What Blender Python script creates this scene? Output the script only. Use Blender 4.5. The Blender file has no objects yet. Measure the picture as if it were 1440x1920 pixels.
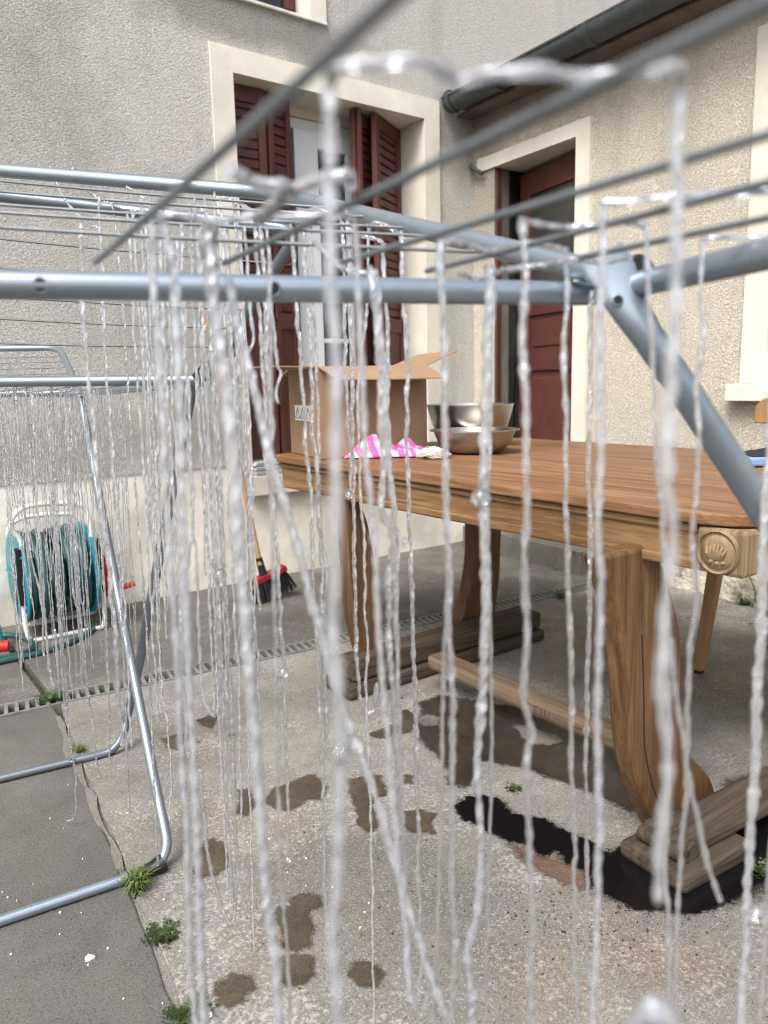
import bpy, math, random
from mathutils import Vector, Matrix, noise as mnoise
rad = math.radians
random.seed(7)
scene = bpy.context.scene
COL = scene.collection

# ------------------------------------------------------------------ camera
F = 1441.0                       # focal length in photo pixels (1440 x 1920)
CAM_H = 1.0
YAW, PITCH, ROLL = rad(-36.66), rad(-9.435), rad(-1.286)
_f = Vector((-math.sin(YAW)*math.cos(PITCH), math.cos(YAW)*math.cos(PITCH), math.sin(PITCH)))
_r = Vector((math.cos(YAW), math.sin(YAW), 0))
_u = _r.cross(_f)
CR = _r*math.cos(ROLL) + _u*math.sin(ROLL)
CU = CR.cross(_f)
CF = _f
CP = Vector((0, 0, CAM_H))
cam = bpy.data.cameras.new('camera')
cam.sensor_fit = 'VERTICAL'; cam.sensor_height = 36; cam.sensor_width = 27
cam.lens = 36*F/1920
cam.clip_start = 0.02; cam.clip_end = 500
cam.dof.use_dof = True; cam.dof.focus_distance = 1.6; cam.dof.aperture_fstop = 5.0
camo = bpy.data.objects.new('camera', cam); COL.objects.link(camo)
m = Matrix((CR, CU, -CF)).transposed().to_4x4(); m.translation = CP
camo.matrix_world = m
scene.camera = camo

# ------------------------------------------------------------------ light
SUN_EL, SUN_AZ = rad(52), rad(243)      # azimuth clockwise from +y
world = bpy.data.worlds.new('World'); scene.world = world; world.use_nodes = True
wn = world.node_tree.nodes; wl = world.node_tree.links; wn.clear()
sky = wn.new('ShaderNodeTexSky'); sky.sky_type = 'NISHITA'; sky.sun_disc = False
sky.sun_elevation = SUN_EL; sky.sun_rotation = SUN_AZ
sky.dust_density = 4.0; sky.air_density = 1.0; sky.ozone_density = 1.0
hs = wn.new('ShaderNodeHueSaturation'); hs.inputs['Saturation'].default_value = 0.5
bg = wn.new('ShaderNodeBackground'); bg.inputs['Strength'].default_value = 0.15
wo = wn.new('ShaderNodeOutputWorld')
wl.new(sky.outputs[0], hs.inputs['Color']); wl.new(hs.outputs[0], bg.inputs['Color']); wl.new(bg.outputs[0], wo.inputs['Surface'])
sun = bpy.data.lights.new('sun', 'SUN'); sun.energy = 1.4; sun.angle = rad(25); sun.color = (1, .97, .92)
suno = bpy.data.objects.new('sun', sun); COL.objects.link(suno)
sd = Vector((math.sin(SUN_AZ)*math.cos(SUN_EL), math.cos(SUN_AZ)*math.cos(SUN_EL), math.sin(SUN_EL)))
suno.rotation_euler = (-sd).to_track_quat('-Z', 'Y').to_euler()
vs = scene.view_settings
vs.view_transform = 'Standard'; vs.look = 'None'; vs.exposure = 1.0; vs.gamma = 1; vs.use_curve_mapping = False
try:
    scene.cycles.max_bounces = 10; scene.cycles.transmission_bounces = 8; scene.cycles.transparent_max_bounces = 16
    scene.cycles.use_denoising = True
    scene.cycles.caustics_reflective = False; scene.cycles.caustics_refractive = False
    scene.cycles.blur_glossy = 0.3; scene.cycles.filter_width = 1.05
except Exception:
    pass

# ------------------------------------------------------------------ photo pixel -> place
def ray(px, py):
    return CR*((px-720)/F) + CU*((960-py)/F) + CF
def G(px, py, z=0.0):                    # on a level at height z
    d = ray(px, py); return CP + d*((z-CAM_H)/d.z)
def D(px, py, dep):                      # at an axial distance
    return CP + ray(px, py)*dep
def onY(px, py, Y):
    d = ray(px, py); return CP + d*(Y/d.y)
def onX(px, py, X):
    d = ray(px, py); return CP + d*(X/d.x)
FH = Vector((CF.x, CF.y, 0)).normalized()
def hang(px, py, P):                     # on the upright plane through P that faces the viewer's side
    d = ray(px, py); return CP + d*((P-CP).dot(FH)/d.dot(FH))
def onplane(px, py, P, n):
    d = ray(px, py); return CP + d*((P-CP).dot(n)/d.dot(n))
def axial(P): return (P-CP).dot(CF)

# ------------------------------------------------------------------ mesh helpers
class MB:
    def __init__(s): s.v = []; s.f = []; s.mi = []
    def add(s, vs_, fs_, mi=0):
        o = len(s.v); s.v += [tuple(v) for v in vs_]; s.f += [tuple(i+o for i in f) for f in fs_]; s.mi += [mi]*len(fs_)
    def hexa(s, p, mi=0):                # 8 points: bottom 0-3, top 4-7
        s.add(p, [(3,2,1,0),(4,5,6,7),(0,1,5,4),(1,2,6,5),(2,3,7,6),(3,0,4,7)], mi)
    def box(s, x0, x1, y0, y1, z0, z1, mi=0):
        s.hexa([(x0,y0,z0),(x1,y0,z0),(x1,y1,z0),(x0,y1,z0),(x0,y0,z1),(x1,y0,z1),(x1,y1,z1),(x0,y1,z1)], mi)
    def prism(s, poly, z0, z1, mi=0):
        n = len(poly)
        vs_ = [(p[0],p[1],z0) for p in poly] + [(p[0],p[1],z1) for p in poly]
        fs_ = [tuple(range(n-1,-1,-1)), tuple(range(n,2*n))] + [(i,(i+1)%n,n+(i+1)%n,n+i) for i in range(n)]
        s.add(vs_, fs_, mi)
    def tube(s, path, r, seg=10, closed=False, flat=None, caps=True, mi=0, up=None):
        path = [Vector(p) for p in path]; n = len(path)
        rr = r if isinstance(r, (list, tuple)) else [r]*n
        tg = []
        for i in range(n):
            a = path[(i-1) % n] if (closed or i > 0) else path[0]
            b = path[(i+1) % n] if (closed or i < n-1) else path[-1]
            t = b-a
            tg.append(t.normalized() if t.length > 1e-9 else Vector((0,0,1)))
        ref = Vector(up) if up else (Vector((0,0,1)) if abs(tg[0].z) < .9 else Vector((1,0,0)))
        nrm = (ref - tg[0]*ref.dot(tg[0])).normalized()
        vs_ = []
        for i in range(n):
            if i:
                nrm = (nrm - tg[i]*nrm.dot(tg[i]))
                nrm = nrm.normalized() if nrm.length > 1e-6 else tg[i].orthogonal().normalized()
            bn = tg[i].cross(nrm)
            fl = flat[i] if flat else (1, 1)
            for k in range(seg):
                a = 2*math.pi*k/seg
                vs_.append(path[i] + nrm*(rr[i]*fl[0]*math.cos(a)) + bn*(rr[i]*fl[1]*math.sin(a)))
        fs_ = []
        for i in range(n if closed else n-1):
            j = (i+1) % n
            for k in range(seg):
                l = (k+1) % seg
                fs_.append((i*seg+k, i*seg+l, j*seg+l, j*seg+k))
        if caps and not closed:
            fs_.append(tuple(range(seg-1,-1,-1))); fs_.append(tuple((n-1)*seg+k for k in range(seg)))
        s.add(vs_, fs_, mi)
    def lathe(s, prof, c, seg=32, mi=0, ax=None, sx=1, sy=1):
        vs_ = []; n = len(prof)
        for k in range(seg):
            a = 2*math.pi*k/seg
            for (r, z) in prof:
                if ax is None: vs_.append((c[0]+r*sx*math.cos(a), c[1]+r*sy*math.sin(a), c[2]+z))
                else:
                    e1 = ax.orthogonal().normalized(); e2 = ax.cross(e1)
                    vs_.append(Vector(c) + e1*(r*math.cos(a)) + e2*(r*math.sin(a)) + ax*z)
        fs_ = [(k*n+i, ((k+1)%seg)*n+i, ((k+1)%seg)*n+i+1, k*n+i+1) for k in range(seg) for i in range(n-1)]
        s.add(vs_, fs_, mi)

def finish(o, mat, parent, smooth, bevel):
    COL.objects.link(o)
    mats = mat if isinstance(mat, (list, tuple)) else [mat]
    if not o.data.materials:
        for m_ in mats: o.data.materials.append(m_)
    if smooth:
        o.data.polygons.foreach_set('use_smooth', [True]*len(o.data.polygons))
        try: o.data.set_sharp_from_angle(angle=rad(smooth if smooth is not True else 50))
        except Exception: pass
    if bevel:
        b = o.modifiers.new('bevel', 'BEVEL'); b.width = bevel; b.segments = 2; b.limit_method = 'ANGLE'; b.angle_limit = rad(40)
    if parent: adopt(o, parent)
    return o
def world_of(o):
    M = o.matrix_basis.copy()
    while o.parent:
        M = o.parent.matrix_basis @ o.matrix_parent_inverse @ M if False else (o.parent.matrix_basis @ (o.matrix_parent_inverse @ M))
        o = o.parent
    return M
def adopt(o, parent):
    M = o.matrix_basis.copy()
    o.parent = parent
    o.matrix_parent_inverse = world_of(parent).inverted()
    o.matrix_basis = M
def build(name, mb, mat, parent=None, smooth=None, bevel=0):
    me = bpy.data.meshes.new(name); me.from_pydata(mb.v, [], mb.f)
    if any(mb.mi): me.polygons.foreach_set('material_index', mb.mi)
    me.update()
    o = bpy.data.objects.new(name, me)
    return finish(o, mat, parent, smooth, bevel)
def copyof(src, parent, M):              # another piece of the same shape
    c = src.copy(); COL.objects.link(c); c.parent = parent
    c.matrix_parent_inverse = world_of(parent).inverted(); c.matrix_basis = M
    return c
def tag(o, label=None, cat=None, group=None, kind=None):
    if label: o['label'] = label
    if cat: o['category'] = cat
    if group: o['group'] = group
    if kind: o['kind'] = kind
    return o
def thing(name, loc, label, cat, group=None):
    o = bpy.data.objects.new(name, None); COL.objects.link(o); o.location = loc; o.empty_display_size = .1
    return tag(o, label, cat, group)

# ------------------------------------------------------------------ materials
def M(name):
    m_ = bpy.data.materials.new(name); m_.use_nodes = True
    nt = m_.node_tree; b = nt.nodes['Principled BSDF']
    return m_, nt, b
def nd(nt, t, **kw):
    n = nt.nodes.new(t)
    for k, v in kw.items():
        if k in n.inputs: n.inputs[k].default_value = v
        else: setattr(n, k, v)
    return n
def coords(nt, scale=(1,1,1), rot=(0,0,0)):
    tc = nd(nt, 'ShaderNodeTexCoord'); mp = nd(nt, 'ShaderNodeMapping')
    mp.inputs['Scale'].default_value = scale; mp.inputs['Rotation'].default_value = rot
    nt.links.new(tc.outputs['Object'], mp.inputs['Vector']); return mp.outputs[0]
def noise(nt, vec, scale, detail=4, rough=.55, dist=0):
    n = nd(nt, 'ShaderNodeTexNoise', Scale=scale, Detail=detail, Roughness=rough, Distortion=dist)
    nt.links.new(vec, n.inputs['Vector']); return n.outputs['Fac']
def ramp(nt, fac, stops):
    r = nd(nt, 'ShaderNodeValToRGB'); e = r.color_ramp.elements
    while len(e) < len(stops): e.new(.5)
    for i, (p, c) in enumerate(stops):
        e[i].position = p; e[i].color = (*c, 1) if len(c) == 3 else c
    nt.links.new(fac, r.inputs[0]); return r.outputs[0]
def mix(nt, fac, a, b, mode='MIX'):
    n = nd(nt, 'ShaderNodeMix', data_type='RGBA', blend_type=mode)
    if isinstance(fac, (int, float)): n.inputs[0].default_value = fac
    else: nt.links.new(fac, n.inputs[0])
    for i, s in ((6, a), (7, b)):
        if isinstance(s, tuple): n.inputs[i].default_value = (*s, 1)
        else: nt.links.new(s, n.inputs[i])
    return n.outputs[2]
def math_(nt, op, a, b=None):
    n = nd(nt, 'ShaderNodeMath', operation=op)
    for i, s in enumerate((a, b)):
        if s is None: continue
        if isinstance(s, (int, float)): n.inputs[i].default_value = s
        else: nt.links.new(s, n.inputs[i])
    return n.outputs[0]
def bump(nt, b, h, strength=.5, dist=.01):
    n = nd(nt, 'ShaderNodeBump', Strength=strength, Distance=dist)
    nt.links.new(h, n.inputs['Height']); nt.links.new(n.outputs[0], b.inputs['Normal'])

def mat_render(name, base, pit_col, pit_amt=.5, grime_shade=None):
    m_, nt, b = M(name); v = coords(nt)
    big = noise(nt, v, .9, 5, .6)
    grain = noise(nt, v, 122, 4, .65, .3)
    grain2 = noise(nt, v, 210, 2, .6)
    c = ramp(nt, big, [(.3, tuple(x*.86 for x in base)), (.62, base)])
    c = mix(nt, ramp(nt, grain, [(.52, (0,0,0)), (.66, (.8,)*3)]), c, tuple(min(1, x*1.45) for x in base))
    pits = ramp(nt, grain, [(.34, (1,1,1)), (.46, (0,0,0))])
    stv = coords(nt, (5, 5, .35)); stn = noise(nt, stv, 1.0, 6, .7)
    c = mix(nt, ramp(nt, stn, [(.52, (0,0,0)), (.75, (.45,)*3)]), c, tuple(x*.55 for x in base))
    c = mix(nt, math_(nt, 'MULTIPLY', pits, pit_amt), c, pit_col)  # crevice darkness painted into the colour
    sp = ramp(nt, grain2, [(.32, (1,1,1)), (.38, (0,0,0))])
    c = mix(nt, math_(nt, 'MULTIPLY', sp, .6), c, tuple(x*.5 for x in pit_col))
    if grime_shade:                            # (stained places, and shade below the gutter painted into the colour)
        for (cx, cy, cz, rx, ry, rz, col, amt) in grime_shade:
            tc = nd(nt, 'ShaderNodeTexCoord'); mp = nd(nt, 'ShaderNodeMapping', vector_type='TEXTURE')
            mp.inputs['Location'].default_value = (cx,cy,cz); mp.inputs['Scale'].default_value = (rx,ry,rz)
            nt.links.new(tc.outputs['Object'], mp.inputs[0])
            ln = nd(nt, 'ShaderNodeVectorMath', operation='LENGTH'); nt.links.new(mp.outputs[0], ln.inputs[0])
            wob = math_(nt, 'ADD', ln.outputs['Value'], math_(nt, 'MULTIPLY', math_(nt, 'SUBTRACT', noise(nt, v, 3.5, 6, .65), .5), 1.3))
            k = ramp(nt, wob, [(.45, (1,1,1)), (1.05, (0,0,0))])
            c = mix(nt, math_(nt, 'MULTIPLY', k, amt), c, mix(nt, .75, c, col))
    nt.links.new(c, b.inputs['Base Color']); b.inputs['Roughness'].default_value = .95
    b.inputs['Specular IOR Level'].default_value = .2
    bump(nt, b, math_(nt, 'ADD', grain, math_(nt, 'MULTIPLY', grain2, .3)), .9, .022)
    return m_
def mat_plain(name, col, rough=.8, var=.12, scale=6, bs=.15, bscale=40, bdist=.004, spec=.4, metal=0, spots=None):
    m_, nt, b = M(name); v = coords(nt)
    n1 = noise(nt, v, scale, 6, .62)
    c = ramp(nt, n1, [(.3, tuple(x*(1-var*1.6) for x in col)), (.65, tuple(min(1, x*(1+var*.5)) for x in col))])
    if spots:
        sc, th, scol = spots
        n2 = noise(nt, v, sc, 5, .7)
        c = mix(nt, ramp(nt, n2, [(th, (0,0,0)), (th+.03, (1,1,1))]), c, scol)
    nt.links.new(c, b.inputs['Base Color'])
    nr = ramp(nt, noise(nt, v, scale*2.5, 4), [(.3, (rough*.85,)*3), (.7, (min(1, rough*1.15),)*3)])
    nt.links.new(nr, b.inputs['Roughness'])
    b.inputs['Specular IOR Level'].default_value = spec; b.inputs['Metallic'].default_value = metal
    if bs: bump(nt, b, noise(nt, v, bscale, 5, .6), bs, bdist)
    return m_
def mat_concrete(name, light, dark, speck=(.06,.055,.05), warm=None, white=.0, speck_amt=.6):
    m_, nt, b = M(name); v = coords(nt)
    big = noise(nt, v, 1.3, 7, .62, .4); mid = noise(nt, v, 7, 6, .65); fine = noise(nt, v, 170, 3, .7); gr = noise(nt, v, 300, 3, .7)
    c = ramp(nt, big, [(.32, dark), (.62, light)])
    c = mix(nt, ramp(nt, mid, [(.35, (.55,)*3), (.7, (0,0,0))]), c, tuple(x*.78 for x in dark))
    if warm:
        wm = noise(nt, v, 2.1, 4, .55)
        c = mix(nt, ramp(nt, wm, [(.54, (0,0,0)), (.72, (.75,)*3)]), c, warm)
    if white:
        wn_ = math_(nt, 'MULTIPLY', noise(nt, v, 3.2, 6, .7), noise(nt, v, 120, 3, .7))
        c = mix(nt, ramp(nt, wn_, [(.27, (0,0,0)), (.36, (white,)*3)]), c, (.50,.485,.45))
    sp = ramp(nt, fine, [(.36, (speck_amt,)*3), (.46, (0,0,0))]); c = mix(nt, sp, c, speck)
    sp2 = ramp(nt, gr, [(.56, (0,0,0)), (.64, (.7,)*3)]); c = mix(nt, sp2, c, tuple(min(1, x*1.45) for x in light))
    vo = nd(nt, 'ShaderNodeTexVoronoi', Scale=9.0); nt.links.new(v, vo.inputs['Vector'])
    sep = nd(nt, 'ShaderNodeSeparateColor'); nt.links.new(vo.outputs['Color'], sep.inputs[0])
    drop = math_(nt, 'MULTIPLY', math_(nt, 'LESS_THAN', vo.outputs['Distance'], math_(nt, 'MULTIPLY', sep.outputs[0], .11)), math_(nt, 'GREATER_THAN', sep.outputs[1], .6))
    c = mix(nt, math_(nt, 'MULTIPLY', drop, .75), c, tuple(x*.35 for x in dark))
    nt.links.new(c, b.inputs['Base Color']); b.inputs['Roughness'].default_value = .9; b.inputs['Specular IOR Level'].default_value = .25
    bump(nt, b, math_(nt, 'ADD', math_(nt, 'MULTIPLY', mid, 1.2), math_(nt, 'ADD', math_(nt, 'MULTIPLY', fine, .35), math_(nt, 'MULTIPLY', gr, .15))), .5, .008)
    return m_
def mat_wood(name, lo, hi, dark, axis='Y', scale=1.0, rough=.6, wet=.3, rough_rot=(0,0,0)):
    m_, nt, b = M(name)
    s = {'X': (1.6, 44, 44), 'Y': (44, 1.6, 44), 'Z': (44, 44, 1.6)}[axis]
    b.inputs['Specular IOR Level'].default_value = .25
    v = coords(nt, tuple(k*scale for k in s), rough_rot)
    n1 = noise(nt, v, 1.0, 5, .6, .8); n2 = noise(nt, v, 4.2, 4, .7, .2)
    vv = coords(nt); n3 = noise(nt, vv, 2.4, 4, .6)
    c = ramp(nt, n1, [(.28, dark), (.42, lo), (.64, hi)])
    c = mix(nt, ramp(nt, n2, [(.34, (.6,)*3), (.48, (0,0,0))]), c, dark)
    c = mix(nt, ramp(nt, n3, [(.35, (.5,)*3), (.62, (0,0,0))]), c, tuple(x*.55 for x in lo))
    nt.links.new(c, b.inputs['Base Color'])
    nt.links.new(ramp(nt, n3, [(.35, (rough*(1-wet),)*3), (.65, (rough,)*3)]), b.inputs['Roughness'])
    bump(nt, b, math_(nt, 'ADD', n1, math_(nt, 'MULTIPLY', n2, .6)), .35, .004)
    return m_
def mat_metal(name, col, rough=.32, metal=.75, var=.15):
    m_, nt, b = M(name); v = coords(nt)
    n1 = noise(nt, v, 30, 5, .65)
    c = ramp(nt, n1, [(.3, tuple(x*(1-var) for x in col)), (.6, col)])
    n2 = noise(nt, v, 260, 3, .6)
    c = mix(nt, ramp(nt, n2, [(.25, (.5,)*3), (.33, (0,0,0))]), c, tuple(x*.45 for x in col))
    nt.links.new(c, b.inputs['Base Color']); b.inputs['Metallic'].default_value = metal
    nt.links.new(ramp(nt, n1, [(.3, (rough*1.25,)*3), (.7, (rough*.85,)*3)]), b.inputs['Roughness'])
    bump(nt, b, n2, .05, .001)
    return m_

MT = {}
MT['render_l'] = mat_render('roughcast_grey', (.66,.637,.588), (.26,.25,.225), .48,
    grime_shade=[(.1,3.55,2.3,1.3,.6,.7,(.17,.18,.175),.55), (1.95,3.55,2.72,.75,.5,.16,(.15,.145,.125),.7), (3.25,3.55,2.45,.22,.4,.35,(.14,.12,.10),.6), (1.55,3.55,1.2,.5,.5,.9,(.30,.29,.26),.45), (.9,3.55,.75,1.6,.5,.18,(.26,.25,.22),.5)])  # patch under the gutter end puts its shade into the colour
MT['render_r'] = mat_render('roughcast_beige', (.745,.68,.575), (.33,.28,.22), .48,
    grime_shade=[(3.33,3.2,2.55,.4,1.2,.25,(.15,.125,.1),.7), (3.35,3.45,2.1,.2,.22,.55,(.15,.125,.1),.55)])  # eave shade painted into the wall top; darker patch in the corner
MT['plinth'] = mat_plain('plinth_plaster', (.78,.75,.67), .9, .22, 3, .35, 26, .01, .2, spots=(34, .70, (.2,.19,.17)))
MT['plinth_flaky'] = mat_plain('flaking_limewash', (.62,.58,.48), .95, .3, 9, .9, 22, .03, .2, spots=(11, .56, (.30,.27,.22)))
MT['cream'] = mat_plain('cream_paint', (.70,.66,.575), .75, .14, 2.2, .25, 24, .008, .3, spots=(17, .705, (.42,.39,.33)))
MT['red_wood'] = mat_plain('oxblood_paint', (.095,.030,.024), .5, .22, 5, .2, 60, .003, .4)
MT['red_flaky'] = mat_plain('worn_oxblood_paint', (.105,.034,.027), .55, .2, 5, .3, 50, .004, .4, spots=(13, .71, (.46,.44,.40)))
MT['pvc'] = mat_plain('white_pvc', (.74,.76,.78), .35, .03, 3, 0)
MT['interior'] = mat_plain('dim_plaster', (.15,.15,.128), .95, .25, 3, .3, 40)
MT['near_black'] = mat_plain('dark_room', (.02,.02,.022), .9, .1, 3, 0)  # near-black colour stands for the shade in rooms, slots and holes
MT['zinc'] = mat_metal('weathered_zinc', (.075,.088,.09), .5, .3, .25)
MT['rooftile'] = mat_plain('roof_board', (.16,.13,.11), .9, .25, 6, .4)
MT['slab_dark'] = mat_concrete('dark_concrete', (.165,.158,.147), (.10,.096,.089), speck=(.035,.033,.03), speck_amt=.6)
MT['slab'] = mat_concrete('pale_concrete', (.315,.298,.27), (.15,.141,.127), speck=(.06,.055,.05), warm=(.225,.165,.115), white=.6, speck_amt=.55)
MT['slab_back'] = mat_concrete('grey_concrete', (.17,.16,.143), (.085,.079,.071), speck=(.08,.075,.07), white=.3)
MT['earth'] = mat_concrete('courtyard_ground', (.30,.28,.25), (.18,.17,.15))
MT['mortar'] = mat_concrete('mortar', (.26,.24,.21), (.16,.148,.13))
MT['grate'] = mat_plain('grey_grating', (.20,.20,.185), .75, .25, 20, .3, 60)
MT['steel_tube'] = mat_metal('painted_silver_tube', (.31,.36,.41), .30, .7)
MT['steel_wire'] = mat_metal('grey_wire', (.17,.19,.205), .42, .4)
MT['dark_tube'] = mat_metal('shaded_tube', (.19,.22,.25), .35, .6)  # darker copy of the silver tube, shade put into its colour
MT['black_plastic'] = mat_plain('black_plastic', (.012,.013,.015), .45, .2, 20, 0)
MT['inox'] = mat_metal('brushed_steel', (.45,.43,.40), .34, 1.0, .08)
MT['card'] = mat_plain('cardboard', (.30,.195,.12), .9, .08, 5, .1, 90)
MT['card_in'] = mat_plain('cardboard_inside', (.26,.17,.105), .9, .1, 5, .1, 90)
MT['white'] = mat_plain('white_paper', (.8,.8,.8), .7, .04, 4, 0)
MT['ink'] = mat_plain('black_ink', (.02,.02,.02), .7, .04, 4, 0)
MT['string'] = mat_plain('cotton_string', (.80,.78,.70), .9, .05, 20, 0)
MT['oak_top'] = mat_wood('oak_top', (.195,.094,.042), (.325,.182,.094), (.085,.04,.018), 'Y', 1.0, .6, .35)
MT['oak_apron'] = mat_wood('oak_apron', (.18,.097,.043), (.285,.172,.085), (.075,.038,.016), 'Y', 1.2, .65, .2)
MT['oak_leg'] = mat_wood('oak_leg', (.125,.064,.027), (.20,.112,.052), (.065,.033,.014), 'Z', 1.3, .65, .2)
MT['oak_foot'] = mat_wood('weathered_oak', (.065,.05,.037), (.115,.09,.067), (.02,.015,.012), 'X', 1.2, .85, .1)
MT['oak_beam'] = mat_wood('weathered_beam', (.155,.11,.073), (.23,.168,.112), (.05,.035,.024), 'Y', 1.2, .85, .1)
MT['carved'] = mat_wood('carved_oak', (.27,.185,.105), (.37,.265,.16), (.09,.06,.035), 'Z', 1.0, .7, .2)
MT['beech'] = mat_wood('varnished_beech', (.36,.20,.085), (.45,.265,.12), (.27,.14,.055), 'Z', .6, .4, .1)
MT['teal'] = mat_plain('teal_plastic', (.02,.21,.28), .35, .08, 5, 0)
MT['hose'] = mat_plain('grey_green_hose', (.028,.085,.09), .38, .25, 8, .05, 60)
MT['red_plastic'] = mat_plain('red_plastic', (.52,.025,.02), .35, .08, 5, 0)
MT['maroon'] = mat_plain('maroon_plastic', (.22,.012,.022), .4, .08, 5, 0)
MT['bristle'] = mat_plain('black_bristle', (.012,.013,.017), .6, .2, 20, .6, 180, .01)
MT['frame_white'] = mat_plain('white_enamel', (.72,.72,.70), .35, .05, 5, 0)
MT['blue_tray'] = mat_plain('blue_tray', (.20,.30,.50), .4, .05, 5, 0)
MT['navy'] = mat_plain('dark_cloth', (.018,.02,.032), .8, .2, 12, .5, 40)
MT['grey_plastic'] = mat_plain('grey_plastic', (.42,.44,.44), .45, .1, 8, 0)
MT['flake'] = mat_plain('white_flake', (.78,.77,.73), .9, .05, 8, 0)
MT['pebble'] = mat_plain('dark_grit', (.05,.045,.045), .9, .2, 8, 0)
def mat_leaf(name, a, b_):
    m_, nt, b = M(name); v = coords(nt)
    nt.links.new(ramp(nt, noise(nt, v, 60, 3), [(.35, a), (.65, b_)]), b.inputs['Base Color']); b.inputs['Roughness'].default_value = .55
    return m_
MT['grass'] = mat_leaf('weed_green', (.05,.085,.015), (.13,.16,.04))
MT['weed'] = mat_leaf('weed_dark', (.022,.045,.013), (.06,.09,.028))
def soak_edge(nt, shader, v, lo=.30, hi=.75):   # the outline of a stain fades out unevenly
    at = nd(nt, 'ShaderNodeAttribute', attribute_name='soak'); tr = nd(nt, 'ShaderNodeBsdfTransparent'); mx_ = nd(nt, 'ShaderNodeMixShader')
    k = math_(nt, 'ADD', at.outputs['Fac'], math_(nt, 'MULTIPLY', math_(nt, 'SUBTRACT', math_(nt, 'ADD', math_(nt, 'MULTIPLY', noise(nt, v, 55, 5, .7), .6), math_(nt, 'MULTIPLY', noise(nt, v, 230, 2, .7), .4)), .5), 1.8))
    nt.links.new(ramp(nt, k, [(lo, (0,0,0)), (hi, (1,1,1))]), mx_.inputs[0]); nt.links.new(tr.outputs[0], mx_.inputs[1]); nt.links.new(shader, mx_.inputs[2])
    nt.links.new(mx_.outputs[0], nt.nodes['Material Output'].inputs['Surface'])
def mat_wet(name, col, rough, spec):
    m_, nt, b = M(name); v = coords(nt)
    c = ramp(nt, noise(nt, v, 9, 7, .7), [(.3, tuple(x*.45 for x in col)), (.7, tuple(x*1.25 for x in col))])
    c = mix(nt, ramp(nt, noise(nt, v, 170, 3, .7), [(.36, (.7,)*3), (.46, (0,0,0))]), c, tuple(x*.3 for x in col))
    nt.links.new(mix(nt, ramp(nt, noise(nt, v, 300, 2, .7), [(.56, (0,0,0)), (.66, (.6,)*3)]), c, tuple(x*1.9 for x in col)), b.inputs['Base Color'])
    nt.links.new(ramp(nt, noise(nt, v, 12, 5), [(.35, (rough*.5,)*3), (.6, (rough,)*3)]), b.inputs['Roughness']); b.inputs['Specular IOR Level'].default_value = spec
    bump(nt, b, noise(nt, v, 150, 4, .7), .3, .004)
    soak_edge(nt, b.outputs[0], v)
    return m_
MT['wet'] = mat_wet('wet_concrete', (.085,.068,.047), .6, .35)
MT['wet_dark'] = mat_wet('soaked_concrete', (.045,.037,.03), .45, .4)
MT['rusty'] = mat_wet('rusty_wash', (.16,.105,.078), .85, .2)
MT['dry'] = mat_wet('drying_concrete', (.17,.155,.135), .8, .2)
def mat_pool():
    m_, nt, b = M('dark_liquid'); b.inputs['Base Color'].default_value = (.006,.0055,.007,1)
    b.inputs['Roughness'].default_value = .12; b.inputs['Specular IOR Level'].default_value = .5
    bump(nt, b, noise(nt, coords(nt), 40, 3), .05, .003); soak_edge(nt, b.outputs[0], coords(nt), .35, .6); return m_
MT['pool'] = mat_pool()
def mat_glass_dark():
    m_, nt, b = M('window_glass'); b.inputs['Base Color'].default_value = (.015,.02,.025,1)
    b.inputs['Roughness'].default_value = .06; b.inputs['Specular IOR Level'].default_value = .5; return m_
MT['glass'] = mat_glass_dark()
def mat_dust_glass():
    m_, nt, b = M('dusty_glass'); v = coords(nt)
    nt.links.new(ramp(nt, noise(nt, v, 4, 5), [(.3, (.035,.038,.034)), (.7, (.07,.073,.068))]), b.inputs['Base Color'])
    b.inputs['Roughness'].default_value = .35; return m_
MT['dust_glass'] = mat_dust_glass()
def mat_strand(name, tint, trans, rough, gloss):
    # wet folded gut: clear membrane with air inside, so part of it mirrors the sky like silver
    m_, nt, b = M(name); v = coords(nt)
    b.inputs['Base Color'].default_value = (*tint, 1)
    b.inputs['Transmission Weight'].default_value = trans
    b.inputs['IOR'].default_value = 1.40
    b.inputs['Roughness'].default_value = rough
    bn_ = nd(nt, 'ShaderNodeBump', Strength=.25, Distance=.002); nt.links.new(noise(nt, v, 200, 2, .5), bn_.inputs['Height'])
    nt.links.new(bn_.outputs[0], b.inputs['Normal'])
    g = nd(nt, 'ShaderNodeBsdfGlossy'); g.inputs['Color'].default_value = (.88,.92,1,1); g.inputs['Roughness'].default_value = rough+.04
    nt.links.new(bn_.outputs[0], g.inputs['Normal'])
    mx_ = nd(nt, 'ShaderNodeMixShader')
    nt.links.new(ramp(nt, noise(nt, v, 120, 3, .6), [(.4, (gloss*.35,)*3), (.62, (gloss*1.7,)*3)]), mx_.inputs[0])
    nt.links.new(b.outputs[0], mx_.inputs[1]); nt.links.new(g.outputs[0], mx_.inputs[2])
    nt.links.new(mx_.outputs[0], nt.nodes['Material Output'].inputs['Surface'])
    return m_
MT['casing'] = mat_strand('wet_casing', (.98,.985,1), .85, .05, .20)
MT['casing_milky'] = mat_strand('milky_casing', (.94,.96,1), .72, .12, .10)
MT['bead'] = mat_strand('water_drop', (.98,.985,1), .9, .06, .06)
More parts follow.
